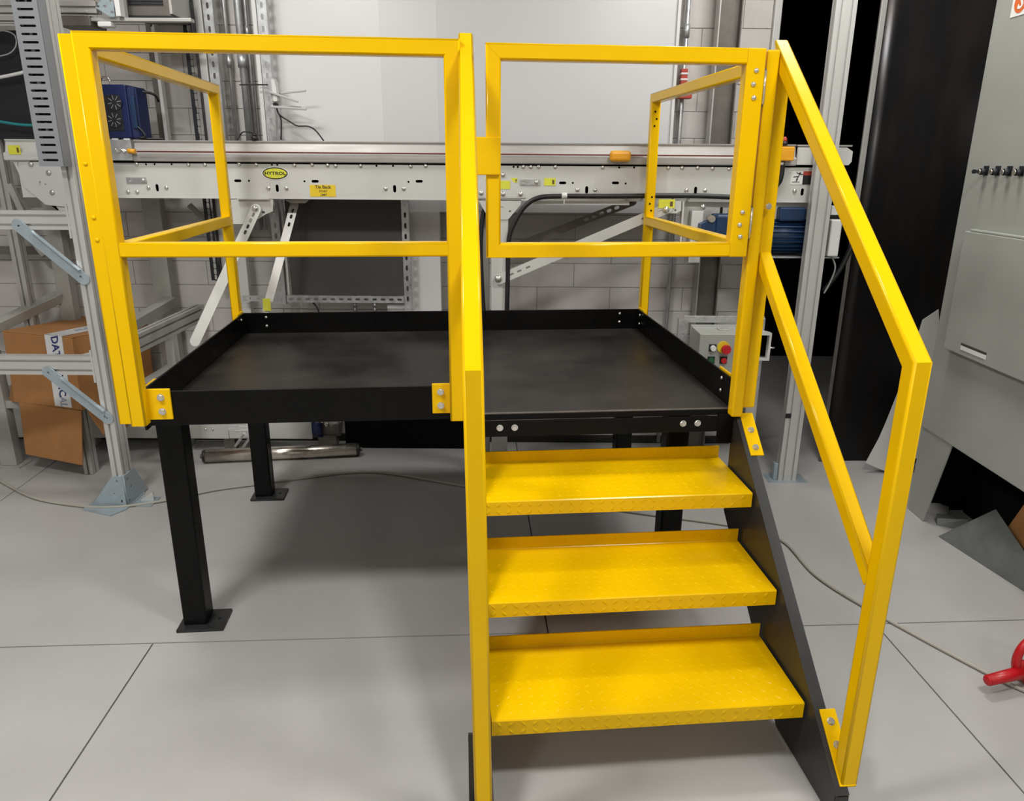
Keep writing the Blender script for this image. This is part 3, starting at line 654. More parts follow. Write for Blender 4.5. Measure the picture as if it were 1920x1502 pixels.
# wireless router
yr = 3.88
a, b = at(506, 147, yr), at(528, 193, yr)
rt = thing('wireless_router', 'pale grey wireless router with four stick antennas hung on a slotted strut', 'router', ((a.x+b.x)/2, yr, b.z))
P = [at(px, py, yr) for px, py in ((504, 147), (515, 147), (521, 152), (525, 172), (528, 192), (511, 193))]
MB().prism([(q.x, q.z) for q in P], (0, yr-.02, 0), X, Z, Y*.035, .006).build('housing', M['wgrey'], rt)
P = [at(px, py, yr-.024) for px, py in ((508, 149), (514, 150), (518, 165), (520, 190), (513, 190))]
MB().prism([(q.x, q.z) for q in P], (0, yr-.025, 0), X, Z, Y*.006).build('front_cover', M['white'], rt)
for p1, p2, yy in (((525, 175), (574, 170), 0), ((504, 172), (559, 191), -.03), ((508, 199), (565, 201), 0), ((508, 200), (575, 205), -.03)): MB().bar(at(*p1, yr+yy), at(*p2, yr+yy), .010, .008, Z, .002).build('antenna', M['wgrey'], rt)
q = at(517, 195, yr); MB().box(q-Vector((.012, .01, .006)), q+Vector((.012, .01, .004)), .002).build('socket', M['rubber'], rt)
MB().tube([at(518, 197, yr), at(521, 210, yr), at(527, 225, yr), at(527, 262, yr)], .0035, 6).build('power_lead', M['rubber'], rt)
MB().tube([at(518, 197, yr), at(523, 214, yr), at(545, 229, yr), at(558, 236, yr), at(578, 237, yr), at(592, 245, yr), at(607, 264, yr)], .0035, 6).build('network_lead', M['rubber'], rt)

# blue twin-fan unit on the conveyor
y0 = YC+.03
a, b = at(196, 155, y0), at(237, 258, y0); zt_ = a.z
bu = thing('blue_fan_unit', 'blue enamel unit with two small fans and a wire handle on the conveyor', 'unit', ((a.x+b.x)/2, y0, 1.634))
xl_, xm, xr_ = at(191, 200, y0).x, at(240, 200, y0).x, at(263, 200, y0).x
zc = 1.634; ztop = at(215, 158, y0).z
MB().box((xl_, y0, zc+.006), (xm, y0+.12, ztop), .006).build('front_case', M['blue'], bu)
MB().prism([(xm+.001, y0), (xm+.034, y0+.02), (xm+.040, y0+.12), (xm+.001, y0+.12)], (0, 0, zc+.006), X, Y, Z*(ztop-zc-.014), .006).build('side_case', M['blue'], bu)
part(bu, 'side_panel', M['mblue'], (xm+.010, y0+.001, zc+.05), (xm+.030, y0+.014, ztop-.05), .003)
part(bu, 'fan_panel', M['fan'], (xl_+.018, y0-.004, zc+.04), (xm-.03, y0+.001, ztop-.045), .002)
for py in (192, 225):
    q = at(215, py, y0-.006); q = Vector((at(216, py, y0).x, y0-.0045, q.z))
    fg = MB().cyl(q, q-Y*.003, .034, 20).build('fan', M['fan'], bu)
    for k in range(4):
        dv = Vector((math.cos(k*math.pi/4+.2), 0, math.sin(k*math.pi/4+.2))); MB().bar(q-Y*.004-dv*.031, q-Y*.004+dv*.031, .0022, .0015, dv.cross(Y)).build('fan_guard', M['galv'] if k in (1, 2) else M['alud'], fg)
    MB().cyl(q-Y*.003, q-Y*.0055, .012, 14).build('fan_hub', M['fan'], fg)
q0, q1 = at(188, 152, y0+.05), at(206, 152, y0+.05)
MB().tube([(q0.x, y0+.05, ztop), (q0.x+.004, y0+.05, ztop+.025), (q0.x+.016, y0+.05, ztop+.034), (q1.x-.004, y0+.05, ztop+.028), (q1.x, y0+.05, ztop)], .005, 8).build('handle', M['chrome'], bu)
for px in (215, 237): q = at(px, 258, y0); part(bu, 'foot', M['white'], (q.x-.014, y0+.0, zc), (q.x+.014, y0+.03, zc+.007))
MB().tube([at(262, 172, y0+.08), at(280, 174, y0+.1), at(292, 180, y0+.12), at(297, 190, y0+.14)], .006, 8).build('top_cable', M['rubber'], bu)
MB().tube([at(256, 236, y0+.01), at(268, 247, y0+.01), at(272, 256, y0+.01), (at(262, 258, y0).x, y0+.01, zc+.008), (at(300, 258, y0).x, y0+.05, zc+.006)], .005, 8).build('bottom_cable', M['rubber'], bu)

# ================================================================== LEFT ALUMINIUM FRAME
yf_ = 3.20
af = thing('aluminium_rack', 'silver slotted aluminium frame with diagonal braces and grey wire duct beside the platform', 'frame', (-1.82, yf_, 0))
xp = -1.842+.0245
textr('post', M['alu'], af, (xp, yf_+.045, .006), (xp, yf_+.045, 2.9), .049, .090, X)
for pyt, pyb in ((395, 430), (668, 702)):
    zt1 = at(0, pyt, yf_).z; zb1 = at(0, pyb, yf_).z; zc = (zt1+zb1)/2
    textr('beam', M['alu'], af, (-3.4, yf_+.022, zc), (xp-.0245, yf_+.022, zc), zt1-zb1, .045, Z)
    part(af, 'end_strip', M['alu'], (xp-.034, yf_-.003, zb1-.035), (xp-.0255, yf_+.04, zt1+.03))
for p1, p2 in (((33, 422), (157, 523)), ((89, 697), (202, 785))):
    br = strap('diagonal_brace', M['zinc'], af, at(*p1, yf_-.006), at(*p2, yf_-.006), .050, .004, -Y, slots=(.010, (at(*p2, yf_-.006)-at(*p1, yf_-.006)).length-.010), sl=.020, sw=.011)
    p, q = at(*p1, yf_-.008), at(*p2, yf_-.008); d = (q-p).normalized(); n = Vector((-d.z, 0, d.x)); n = n if n.z > 0 else -n
    MB().bar(p+d*.06+n*.024-Y*.010, q-d*.03+n*.024-Y*.010, .004, .020, n).build('brace_lip', M['zinc'], br)
# base gussets
gz0 = .155
fp = [(-.115, 0.006), (.048, 0.006), (.048, .155), (.0, .155)]
P0 = Vector((xp-.0245, yf_-.003, 0))
plate('base_gusset', M['zinc'], af, fp, [slotpts(.020, .130, .014, .010, 1.57), slotpts(.030, .03, .014, .012, 1.57), slotpts(-.0, .07, .008, .006)], .005, P0, X, Z)
plate('base_gusset', M['zinc'], af, [(0, .006), (.20, .006), (.10, .155), (0, .155)], [slotpts(.03, .13, .014, .010, 1.57), slotpts(.05, .085, .014, .010, 1.57), slotpts(.02, .025, .014, .010, 1.57)], .005, P0+X*.0515, Y, Z)
MB().prism([(-.14, -.04), (.02, -.10), (.06, -.03), (.06, .16), (-.14, .10)], P0+Z*0.0005, X, Y, Z*.005).build('base_plate', M['zinc'], af)
ab = at(265, 930, 3.22); MB().prism([(0, 0), (.07, 0), (.07, .05)], (ab.x-.035, 3.26, .0005), X, Z, Y*.006).build('angle_bracket', M['cream'], af)
part(af, 'angle_bracket', M['zinc'], (ab.x-.04, 3.20, .0005), (ab.x+.05, 3.30, .005))
# wire duct with real slots
yd = 3.14
d0 = at(47, 8, yd); d1 = at(93, 312, yd); wd = .098; zc0 = 2.9; zl = at(93, 312, yd).z
xd = at(70, 150, yd).x
n = int((zc0-zl-.02)/.0285); hs = [slotpts(0, .024+i*.0285, .062, .0085) for i in range(n)]
wdct = plate('wire_duct', M['duct'], af, [(-wd/2, 0), (wd/2, 0), (wd/2, zc0-zl), (-wd/2, zc0-zl)], hs, .003, (xd, yd, zl), X, Z)
part(wdct, 'duct_side', M['duct'], (xd-wd/2, yd, zl), (xd-wd/2+.003, yd+.055, zc0)); part(wdct, 'duct_side', M['duct'], (xd+wd/2-.003, yd, zl), (xd+wd/2, yd+.055, zc0))
part(wdct, 'duct_back', M['fan'], (xd-wd/2+.003, yd+.05, zl), (xd+wd/2-.003, yd+.054, zc0))
for i in range(0, n, 2):
    for ox in (-.012, .02): part(wdct, 'wire', M['white' if i % 3 else 'rubber'], (xd+ox+random.uniform(-.006, .006), yd+.02, zl+.02+i*.0285), (xd+ox+.010, yd+.028, zl+.052+i*.0285), .003) if i > 3 and i < 22 else None
# post at left border and top beams, depth beam and rear post
ls = thing('aluminium_stand', 'weathered slotted aluminium stand with a depth beam standing between the grey bench and the wall', 'frame', (-2.15, 3.57, 0))
q = at(160, 888, 3.57); q = atz(167, 890)
textr('post', M['alud'], ls, (q.x, q.y+.03, .002), (q.x, q.y+.03, .40), .045, .060, X)
z_ = at(263, 640, 3.30).z
pA, pB = at(250, 645, 3.29), at(425, 560, 3.29)
xx = pA.x
e = ray(425, 558); kk = xx/e.x; zB = CAM.z+e.z*kk
textr('depth_beam', M['alud'], ls, (xx, 3.30, pA.z), (xx, 4.05, pA.z), .045, .085, X)
q2 = at(0, 340, 3.85)
textr('post', M['alud'], ls, (at(8, 330, 3.85).x, 3.85, .0), (at(8, 330, 3.85).x, 3.85, 1.66), .05, .05, X)
MB().bar(at(18, 345, 3.83), at(42, 396, 3.83), .028, .02, X).build('diagonal_brace', M['alud'], ls)
part(ls, 'cross_tie', M['alud'], (q.x-.02, q.y+.06, .33), (xx, q.y+.10, .375)); part(ls, 'upright_tie', M['alud'], (xx-.02, q.y+.06, .33), (xx+.02, q.y+.10, pA.z-.04))

# top-left overhead frame with gusset, vent box and dark screen
yt = 3.62
ov_ = thing('overhead_rack', 'dark aluminium overhead frame with a blue-grey gusset above the left guard rail', 'frame', (at(120, 20, yt).x, yt, 0))
a = at(0, 14, yt); bq = at(185, 14, yt)
textr('beam', M['alud'], ov_, (-3.3, yt, a.z), (bq.x, yt, a.z), .045, .045, Z)
part(ov_, 'lower_rail', M['alud'], (-3.3, yt-.01, at(150, 40, yt).z), (at(360, 40, yt).x, yt+.03, at(150, 33, yt).z), .002)
part(ov_, 'dark_bin', M['steel'], (at(108, 30, yt).x, yt-.02, at(108, 50, yt).z), (at(172, 30, yt).x, yt+.12, at(108, 30, yt).z), .004)
part(ov_, 'light_bar', M['alud'], (at(112, 23, yt).x, yt-.03, at(112, 26, yt).z), (at(170, 23, yt).x, yt-.01, at(112, 21, yt).z), .002)
P = [at(px, py, yt-.03) for px, py in ((180, 12), (196, -6), (212, -6), (216, 31), (206, 31), (180, 15))]
hp = [at(px, py, yt-.03) for px, py in ((184, 12), (197, 12), (211, 23), (208, 1))]
plate('gusset', M['zinc'], ov_, [(q.x, q.z) for q in P], [slotpts(q.x, q.z, .014, .009) for q in hp], .004, (0, yt-.03, 0), X, Z)
part(ov_, 'upright', M['white'], (at(224, 15, yt).x, yt-.04, at(224, 33, yt).z), (at(233, 15, yt).x, yt, 2.9)); part(ov_, 'upright', M['alud'], (at(212, 15, yt).x, yt-.0, at(224, 34, yt).z), (at(224, 15, yt).x, yt+.04, 2.9))
part(ov_, 'white_lug', M['white'], (at(189, 46, yt).x, yt-.03, at(189, 52, yt).z), (at(214, 46, yt).x, yt+.02, at(189, 42, yt).z), .004)
for za in (1.70, ): pass
textr('rear_post', M['alud'], ov_, (-3.2, yt+.15, 0), (-3.2, yt+.15, 2.9), .045, .045, X)
part(ov_, 'hanger', M['alud'], (-3.2, yt, a.z-.02), (-3.17, yt+.15, a.z+.02))
vb = thing('vent_box', 'grey metal box with a dark mesh grille above the guard rail', 'box', (at(280, 20, 3.7).x, 3.7, at(280, 32, 3.7).z))
a, b = at(236, 0, 3.7), at(330, 32, 3.7)
part(vb, 'case', M['steel'], (a.x, 3.70, b.z), (b.x-.02, 3.90, 2.75), .004)
part(vb, 'side_frame', M['alud'], (b.x-.022, 3.69, b.z+.01), (b.x-.010, 3.90, 2.75), .002)
for i in range(14):
    zz = at(240, 9, 3.7).z+i*.012; part(vb, 'grille_bar', M['fan'], (a.x+.01, 3.694, zz), (b.x-.05, 3.699, zz+.006))
part(vb, 'bottom_lip', M['fan'], (a.x+.01, 3.68, b.z-.006), (b.x, 3.72, b.z+.003), .001)
sc = thing('dark_screen', 'flat black screen panel at the left border above the conveyor', 'screen', (at(30, 150, 3.80).x, 3.8, 1.64))
a, b = at(-60, 57, 3.80), at(72, 262, 3.80)
part(sc, 'panel', M['fan'], (a.x, 3.80, 1.636), (b.x+.06, 3.83, a.z), .003); part(sc, 'top_edge', M['alud'], (a.x, 3.795, a.z+.001), (b.x+.06, 3.83, a.z+.02), .002)
tag(MB().tube([at(-40, 152, 3.74), at(0, 145, 3.74), at(25, 140, 3.74), at(48, 134, 3.74), at(75, 120, 3.76)], .008, 8).build('white_cable', M['white']), 'white cable hanging in front of the black screen panel', 'cable')
tag(MB().tube([at(-30, 225, 3.74), at(5, 229, 3.74), at(30, 233, 3.74), at(62, 235, 3.74), at(90, 232, 3.76)], .007, 8).build('teal_cable', M['teal']), 'teal network cable crossing low in front of the black screen panel', 'cable')
tag(MB().tube([at(-5, 106, 3.77), at(18, 100, 3.77), at(30, 85, 3.77), at(27, 66, 3.77), at(8, 58, 3.77), at(-15, 60, 3.77)], .003, 6).build('looped_cable', M['wgrey']), 'thin looped grey wire against the black screen panel', 'cable')
hb_ = thing('hook_bracket', 'black bent hook bracket beside the smooth grey post', 'bracket', (at(357, 30, 3.9).x, 3.9, 0))
MB().tube([at(343, 4, 3.9), at(353, 4, 3.9), at(357, 10, 3.9), at(360, 50, 3.9), at(366, 90, 3.9)], .008, 6).build('hook', M['fan'], hb_)
MB().tube([at(283, 50, 3.9), at(285, 44, 3.9), at(295, 42, 3.9), at(310, 43, 3.9)], .004, 6).build('arm_wire', M['fan'], hb_); MB().bar(at(345, 43, 3.9), at(362, 43, 3.9), .01, .01, Z).build('tip', M['fan'], hb_)

# ================================================================== GREY BENCH with cardboard box
gb_ = thing('grey_bench', 'grey steel bench frame with angled braces against the block wall', 'bench', (-2.2, 3.7, 0))
def seg(px0, py0, y0, px1, py1, y1, wd=.06, dp=.05, name='rail', m='greyd'): return MB().bar(at(px0, py0, y0), at(px1, py1, y1), dp, wd, Vector((1, .3, 0)), .004).build(name, M[m], gb_)
def leg_(px, py, y, wd, top, name='leg'):
    x = at(px, py, y).x; l = MB().box((x-wd/2, y-.03, .006), (x+wd/2, y+.03, top), .004).build(name, M['greyd'], gb_)
    MB().box((x-wd/2-.03, y-.06, 0), (x+wd/2+.03, y+.06, .006)).build('foot', M['greyd'], l)
leg_(9, 800, 3.70, .085, .62); leg_(112, 470, 4.0, .075, 1.375); leg_(300, 480, 4.0, .095, 1.375)
zt1 = 1.375
part(gb_, 'top_rail', M['greyd'], (-3.4, 3.97, zt1), (at(398, 380, 4.0).x, 4.03, zt1+.03), .003)
seg(-20, 618, 3.66, 112, 556, 3.98, .055); seg(236, 615, 3.62, 322, 565, 3.98, .055)
seg(355, 385, 4.0, 415, 445, 4.0, .04, .03, 'brace'); seg(250, 735, 3.66, 330, 686, 3.98, .045)
seg(85, 480, 4.0, 20, 396, 4.0, .05, .03, 'brace')
for px in (150, 152): pass
part(gb_, 'shelf_rail', M['greyd'], (at(10, 800, 3.70).x, 3.68, .320), (at(160, 800, 3.70).x, 3.73, .358), .003)
part(gb_, 'shelf_rail', M['greyd'], (at(112, 470, 4.0).x-.5, 3.97, .305), (at(300, 480, 4.0).x, 4.02, .345), .003)
part(gb_, 'low_crossbar', M['steel'], (-3.3, 4.03, at(50, 470, 4.03).z-.02), (at(90, 470, 4.0).x, 4.06, at(50, 470, 4.03).z+.02))
cA, cB = Vector((-2.523, 3.645, .740)), Vector((-2.107, 3.514, .740))
wv = (cB-cA).normalized(); dv = Vector((.30, .95, -.035)); dv = (dv-wv*dv.dot(wv)).normalized(); nv = wv.cross(dv)
bw_, bd_, bh_ = (cB-cA).length, .485, .370
FR = Matrix.Translation(cA-nv*bh_) @ Matrix((wv, dv, nv)).transposed().to_4x4()
cx = thing('cardboard_box', 'brown cardboard box with printed white sealing tape and a hanging flap', 'box', frame=FR)
part(cx, 'carton', M['cardboard'], (0, 0, 0), (bw_, bd_, bh_-.010), .003)
part(cx, 'lid_flap', M['cardboard'], (0, .001, bh_-.0095), (bw_*.66, bd_, bh_-.003), .001); part(cx, 'lid_flap', M['cardboard'], (bw_*.665, .001, bh_-.0095), (bw_, bd_, bh_-.005), .001)
MB().quadbox([(.035, -.012, -.272), (bw_-.035, -.012, -.285), (bw_-.035, -.007, -.285), (.035, -.007, -.272), (.04, -.006, .003), (bw_, -.006, .0), (bw_, -.001, .0), (.04, -.001, .003)]).build('hanging_flap', M['cardboard'], cx)
MB().quadbox([(-.10, .05, -.03), (-.001, .01, .0), (-.001, .25, .0), (-.10, .25, -.03), (-.10, .05, -.02), (-.001, .01, .12), (-.001, .25, .12), (-.10, .25, -.02)]).build('side_flap', M['cardboard'], cx)
MB().quadbox([(bw_+.001, .03, -.02), (bw_+.05, .06, -.14), (bw_+.05, .22, -.14), (bw_+.001, .26, -.02), (bw_+.004, .03, .01), (bw_+.055, .06, -.13), (bw_+.055, .22, -.13), (bw_+.004, .26, .01)]).build('side_flap', M['cardboard'], cx)
ta, tb_ = .272, .378; tcx = (ta+tb_)/2
tp = part(cx, 'sealing_tape', M['tape'], (ta, -.0035, .010), (tb_, -.0005, bh_-.0005))
part(cx, 'sealing_tape', M['tape'], (ta, -.0035, bh_-.003), (tb_, bd_, bh_-.0005))
text('lettering', 'DATALOGIC', M['navy'], tp, .062, (tcx+.006, -.0042, bh_-.008), -Z, X, shear=-.25, xs=.86, align='LEFT'); text('lettering', 'ALOGIC', M['inkg'], tp, .052, (tcx+.003, .12, bh_+.0002), Y, -X, xs=1.0, align='LEFT'); text('lettering', 'AL', M['inkg'], tp, .060, (tcx+.004, -.0042, .062), -Z, X, xs=.8, align='LEFT')
rl = part(cx, 'red_label', M['labelw'], (bw_-.0, .03, bh_-.155), (bw_+.003, .30, bh_-.095)); part(rl, 'label_print', M['redp'], (bw_+.003, .04, bh_-.145), (bw_+.0035, .29, bh_-.110))

# ================================================================== RIGHT SIDE
ap = thing('aluminium_post', 'tall slotted aluminium post on a floor foot right of the stair handrail', 'post', (1.41, 3.57, 0))
pb = atz(1466, 900); xq = pb.x+.02
textr('post', M['alu'], ap, (xq, 3.575, .002), (xq, 3.575, 2.9), .090, .045, X)
part(ap, 'foot_bracket', M['zinc'], (xq-.066, 3.565, 0.002), (xq-.046, 3.595, .09), .002); part(ap, 'foot_pad', M['zinc'], (xq-.1, 3.53, 0), (xq+.1, 3.64, .0015))
part(ap, 'cable_clip', M['rubber'], (xq-.047, 3.550, at(1472, 780, 3.55).z-.012), (xq-.02, 3.5524, at(1472, 780, 3.55).z+.012))
# column and conduit on the wall
q = at(1365, 40, 4.03)
cl = thing('steel_column', 'dark steel channel column against the block wall right of the boards', 'column', (q.x, 4.03, 0))
xa = q.x; part(cl, 'web', M['steel'], (xa-.05, 4.03, 0), (xa+.05, 4.045, 3.39)); part(cl, 'flange', M['alud'], (xa-.056, 3.985, 0), (xa-.050, 4.06, 3.39)); part(cl, 'flange', M['steel'], (xa+.050, 3.985, 0), (xa+.056, 4.06, 3.39))
q = at(1283, 120, 4.06)
cn = thing('wall_conduit', 'single steel conduit on the block wall between white board and dark column', 'conduit', (q.x, 4.06, 0))
MB().cyl((q.x, 4.06, 0.02), (q.x, 4.06, 3.2), .011, 12).build('pipe', M['galv'], cn)
for py in (58, 700): zz = at(1283, py, 4.06).z; MB().cyl((q.x, 4.06, zz-.03), (q.x, 4.06, zz+.03), .016, 12).build('coupling', M['galv'], cn)
rb = thing('red_call_box', 'small red alarm box fixed on the wall conduit beside the white boards', 'alarm', (q.x, 4.03, at(1281, 186, 4.03).z))
a, b = at(1270, 172, 4.03), at(1292, 186, 4.03); part(rb, 'housing', M['redp'], (q.x-.035, 3.99, b.z), (q.x+.035, 4.048, a.z), .004)
a, b = at(1278, 128, 4.03), at(1285, 158, 4.03); part(rb, 'red_sleeve', M['redp'], (q.x-.016, 4.035, b.z), (q.x+.016, 4.08, a.z), .004)
for py in (136, 147): zz = at(1280, py, 4.03).z; part(rb, 'white_band', M['white'], (q.x-.017, 4.033, zz-.008), (q.x+.017, 4.081, zz), .001)
# control station
yk = 3.34
ks = thing('control_station', 'grey push-button control station on a strut stand behind the deck corner', 'control box', (at(1400, 760, yk).x, yk+.1, 0))
a, b = at(1313, 626, yk), at(1402, 760, yk); zt3 = a.z; zb4 = zt3-.30; xk0, xk1 = a.x, b.x
part(ks, 'enclosure', M['grey'], (xk0, yk, zb4), (xk1, yk+.17, zt3), .004)
part(ks, 'lid_edge', M['grey'], (xk0-.004, yk+.165, zb4-.004), (xk1+.004, yk+.18, zt3+.006), .002)
for px, py, m, r, h in ((1336, 652, 'white', .0125, .018), (1333, 675, 'green', .0135, .008), (1356, 675, 'red', .0125, .014)):
    q = at(px, py, yk); bz = part(ks, 'button_bezel', M['fan'], (q.x-.017, yk-.004, q.z-.017), (q.x+.017, yk, q.z+.017), .002); MB().cyl((q.x, yk-.004, q.z), (q.x, yk-.004-h, q.z), r, 16).build('push_button', M[m], bz)
q = at(1356, 651, yk); eb = MB().cyl((q.x, yk, q.z), (q.x, yk-.006, q.z), .028, 24).build('stop_collar', M['labely'], ks)
MB().cyl((q.x+.004, yk-.006, q.z-.004), (q.x+.006, yk-.026, q.z-.004), .012, 14).cyl((q.x+.006, yk-.026, q.z-.004), (q.x+.006, yk-.040, q.z-.004), .022, 20, .020).build('stop_button', M['red'], eb)
xs_ = xk0-.035; slotted('upright', ks, (xs_, yk+.19, 0.0), (xs_, yk+.19, zt3+.03), .042, -Y, flange=1)
part(ks, 'back_plate', M['galv'], (xs_, yk+.192, zt3+.012), (xk1+.1, yk+.198, zt3+.045), .001)
q = at(1438, 760, yk); part(ks, 'stand_leg', M['galv'], (at(1405, 760, yk).x, yk+.05, .006), (at(1427, 760, yk).x, yk+.09, at(1430, 676, yk).z), .003)
part(ks, 'stand_foot', M['galv'], (at(1395, 760, yk).x, yk, 0), (at(1437, 760, yk).x, yk+.14, .006))
a, b = at(1412, 626, yk), at(1444, 678, yk)
hpv = plate('side_bracket', M['cream'], ks, [(a.x, b.z), (b.x, b.z), (b.x, a.z), (a.x, a.z+.02)], [[(a.x+.010, b.z+.010), (b.x-.010, b.z+.010), (b.x-.010, a.z-.010), (a.x+.010, a.z-.010)]], .03, (0, yk+.03, 0), X, Z)
q = at(1444, 655, yk); MB().cyl((q.x, yk+.03, q.z), (q.x+.03, yk+.03, q.z), .004, 8).build('pin', M['bolt'], ks)
part(ks, 'strut_cap', M['galv'], (at(1426, 612, yk).x, yk+.05, at(1430, 626, yk).z-.01), (at(1442, 612, yk).x, yk+.09, at(1430, 600, yk).z), .006)
part(ks, 'link_bar', M['galv'], (xk1-.02, yk+.03, zt3-.10), (a.x+.02, yk+.06, zt3-.07), .002)
part(ks, 'key_tag', M['bolt'], (at(1358, 608, yk).x, yk+.08, zt3+.0005), (at(1380, 608, yk).x, yk+.12, zt3+.006), .002)
# mill-scale plate
ys = 3.80
pl_ = thing('steel_plate', 'large black mill-scale steel plate standing upright behind the grey cabinet', 'plate', (2.3, ys, 0))
x0p = at(1545, 870, ys).x; x1p = 3.3
b = MB(); n = 24; pts = []
for i in range(n+1):
    t = i/n; x = x0p+(x1p-x0p)*t; pts.append((x, ys+.035*math.sin(t*7.5+.6)))
b.prism(pts+[(x, y+.006) for x, y in pts[::-1]], (0, 0, .002), X, Y, Z*2.9); o = b.build('sheet', M['plate'], pl_)
for f in o.data.polygons: f.use_smooth = len(f.vertices) == 4 and abs(f.normal.y) > .6
y0s = pts[0][1]
part(pl_, 'edge_flange', M['alud'], (x0p-.030, y0s-.012, 1.35), (x0p-.003, y0s+.004, 2.9), .003)  # paler metal on the upper flange paints in its lit edge
part(pl_, 'edge_flange', M['steel'], (x0p-.022, y0s-.004, .002), (x0p-.003, y0s+.004, 1.35), .002)
# floor debris at the plate foot
wf = thing('pale_offcut', 'pale crumpled sheet offcut leaning at the foot of the black plate', 'offcut', (2.0, 3.72, 0))
P = [at(px, py, 3.66) for px, py in ((1623, 868), (1648, 822), (1662, 790), (1690, 720), (1712, 660), (1730, 600), (1760, 580), (1765, 700), (1735, 850), (1665, 905))]
MB().prism([(q.x, max(q.z, .002)) for q in P], (0, 3.66, 0), X, Z, Y*.003).build('sheet', M['cream'], wf)
# electric cabinet: face looks to the left
xc_ = 1.87
ec = thing('electrical_cabinet', 'grey electrical cabinet on feet with a raised door and key switches', 'cabinet', (xc_+.3, 2.6, 0))
z0c = .41
part(ec, 'body', M['grey'], (xc_, 1.15, z0c), (xc_+.55, 3.255, 2.75), .004)
dz0, dz1 = .806, 1.293
part(ec, 'door', M['grey'], (xc_-.034, 1.9, dz0), (xc_-.0005, 3.128, dz1), .003)
part(ec, 'door_hinge', M['grey'], (xc_-.030, 1.9, dz1+.0005), (xc_-.004, 3.10, dz1+.010), .003)
dp_ = atx(1840, 661, xc_-.02)
part(ec, 'handle_recess', M['white'], (xc_-.0365, 2.835, .828), (xc_-.0335, 3.005, .846), .001); part(ec, 'handle_painted_shade', M['olive'], (xc_-.0364, 2.835, .846), (xc_-.0340, 3.005, .856))  # dark strip stands in for the shade in the handle recess
b0 = None
for i, (px, py) in enumerate(((1849, 322), (1871, 322), (1893, 322), (1916, 322))):
    q = atx(px, py, xc_-.0); y = q.y; z = 1.524
    ksw = MB().cyl((xc_, y, z), (xc_-.024, y, z), .0125, 16).build('key_switch', M['fan'], ec)
    MB().cyl((xc_-.024, y, z), (xc_-.031, y, z), .0095, 16).build('lock_barrel', M['chrome'], ksw)
    part(ksw, 'switch_plate', M['fan'], (xc_-.003, y-.016, z-.014), (xc_, y+.016, z+.022), .001)
    if i == 0: MB().prism([(-.012, -.008), (0, -.003), (0, .003), (-.012, .008), (-.022, .008), (-.026, 0), (-.022, -.008)], (xc_-.031, y, z), X, Z, Y*.003).build('key', M['fan'], ksw)
# warning sticker (orange oval with pale symbol)
s0, s1 = atx(1894, 36, xc_), atx(1920, 8, xc_)
ty0, ty1 = s0.y, s0.y-.10; tz0 = 2.078
stk = part(ec, 'warning_sticker', M['labelw'], (xc_-.002, ty1, tz0), (xc_-.0003, ty0, tz0+.09))
yc_, zc_ = ty0-.050, tz0+.045
MB().prism([(.036*math.cos(t), .036*math.sin(t)) for t in [2*math.pi*i/28 for i in range(28)]], (xc_-.002, yc_, zc_), -Y, Z, X*-.0008).build('round_symbol', M['oranges'], stk)
text('lettering', 'S', M['labelw'], stk, .070, (xc_-.0033, yc_, zc_), -Y, Z, shear=.3)
# cabinet feet
for ya_ in (3.05, 1.25):
    MB().prism([(ya_+.19, z0c), (ya_+.19, .002), (ya_+.055, .002), (ya_-.05, z0c)], (xc_+.004, 0, 0), Y, Z, X*.006).build('foot', M['grey'], ec)
    MB().prism([(0, z0c), (0.0, .002), (.10, .002), (.16, z0c)], (xc_+.01, ya_+.187, 0), X, Z, Y*.006).build('foot', M['grey'], ec)
part(ec, 'wall_bracket', M['steel'], (xc_+.05, 1.2, .30), (xc_+.5, 1.25, z0c))
part(ec, 'added_dark_sheet', M['dark'], (xc_+.24, 1.2, .004), (xc_+.27, 3.2, z0c)); part(ec, 'added_dark_sheet', M['dark'], (xc_+.03, 3.215, .004), (xc_+.26, 3.22, z0c))  # black sheets added to stand in for the darkness under the cabinet
# scrap sheet, cardboard and bits under the cabinet
g0_ = atz(1760, 1006); g1_ = atz(1925, 1112); 
ss = thing('scrap_sheet', 'galvanised scrap sheet leaning on its edge in front of cardboard under the cabinet', 'sheet', (g0_.x, g0_.y, 0))
tA = at(1870, 952, 0) if False else None
pk = CAM+ray(1868, 955)*((1.96)/ray(1868, 955).x); pe = CAM+ray(1925, 1040)*((1.955)/ray(1925, 1040).x)
b = MB(); q4 = [g0_+Z*.001, g1_+Z*.001, pe, pk]; nn = (q4[1]-q4[0]).cross(q4[3]-q4[0]).normalized()*.003
b.quadbox([*q4, *[v+nn for v in q4]]); b.build('sheet', M['oldgalv'], ss)
cs = thing('cardboard_scrap', 'folded brown cardboard piece under the grey cabinet', 'cardboard', (2.0, 2.5, 0))
MB().quadbox([(1.99, 2.20, .001), (1.99, 2.80, .001), (2.0, 2.80, .001), (2.0, 2.20, .001), (2.05, 2.20, .32), (2.05, 2.74, .27), (2.06, 2.74, .27), (2.06, 2.20, .32)]).build('upright_leaf', M['cardboard'], cs)
MB().quadbox([(1.965, 2.20, .001), (1.965, 2.55, .001), (1.985, 2.55, .001), (1.985, 2.20, .001), (2.01, 2.20, .20), (2.01, 2.50, .17), (2.016, 2.50, .17), (2.016, 2.20, .20)]).build('front_leaf', M['cardboard'], cs)
q = atz(1757, 985); mb_ = thing('metal_offcut', 'small bent metal offcut beside the cabinet foot', 'offcut', (q.x, q.y, 0))
MB().quadbox([q+Vector(v) for v in ((0, 0, .001), (.10, -.06, .001), (.12, -.02, .001), (.02, .05, .001), (.0, .01, .03), (.10, -.05, .055), (.12, -.02, .05), (.02, .05, .035))]).build('lump', M['oldgalv'], mb_)
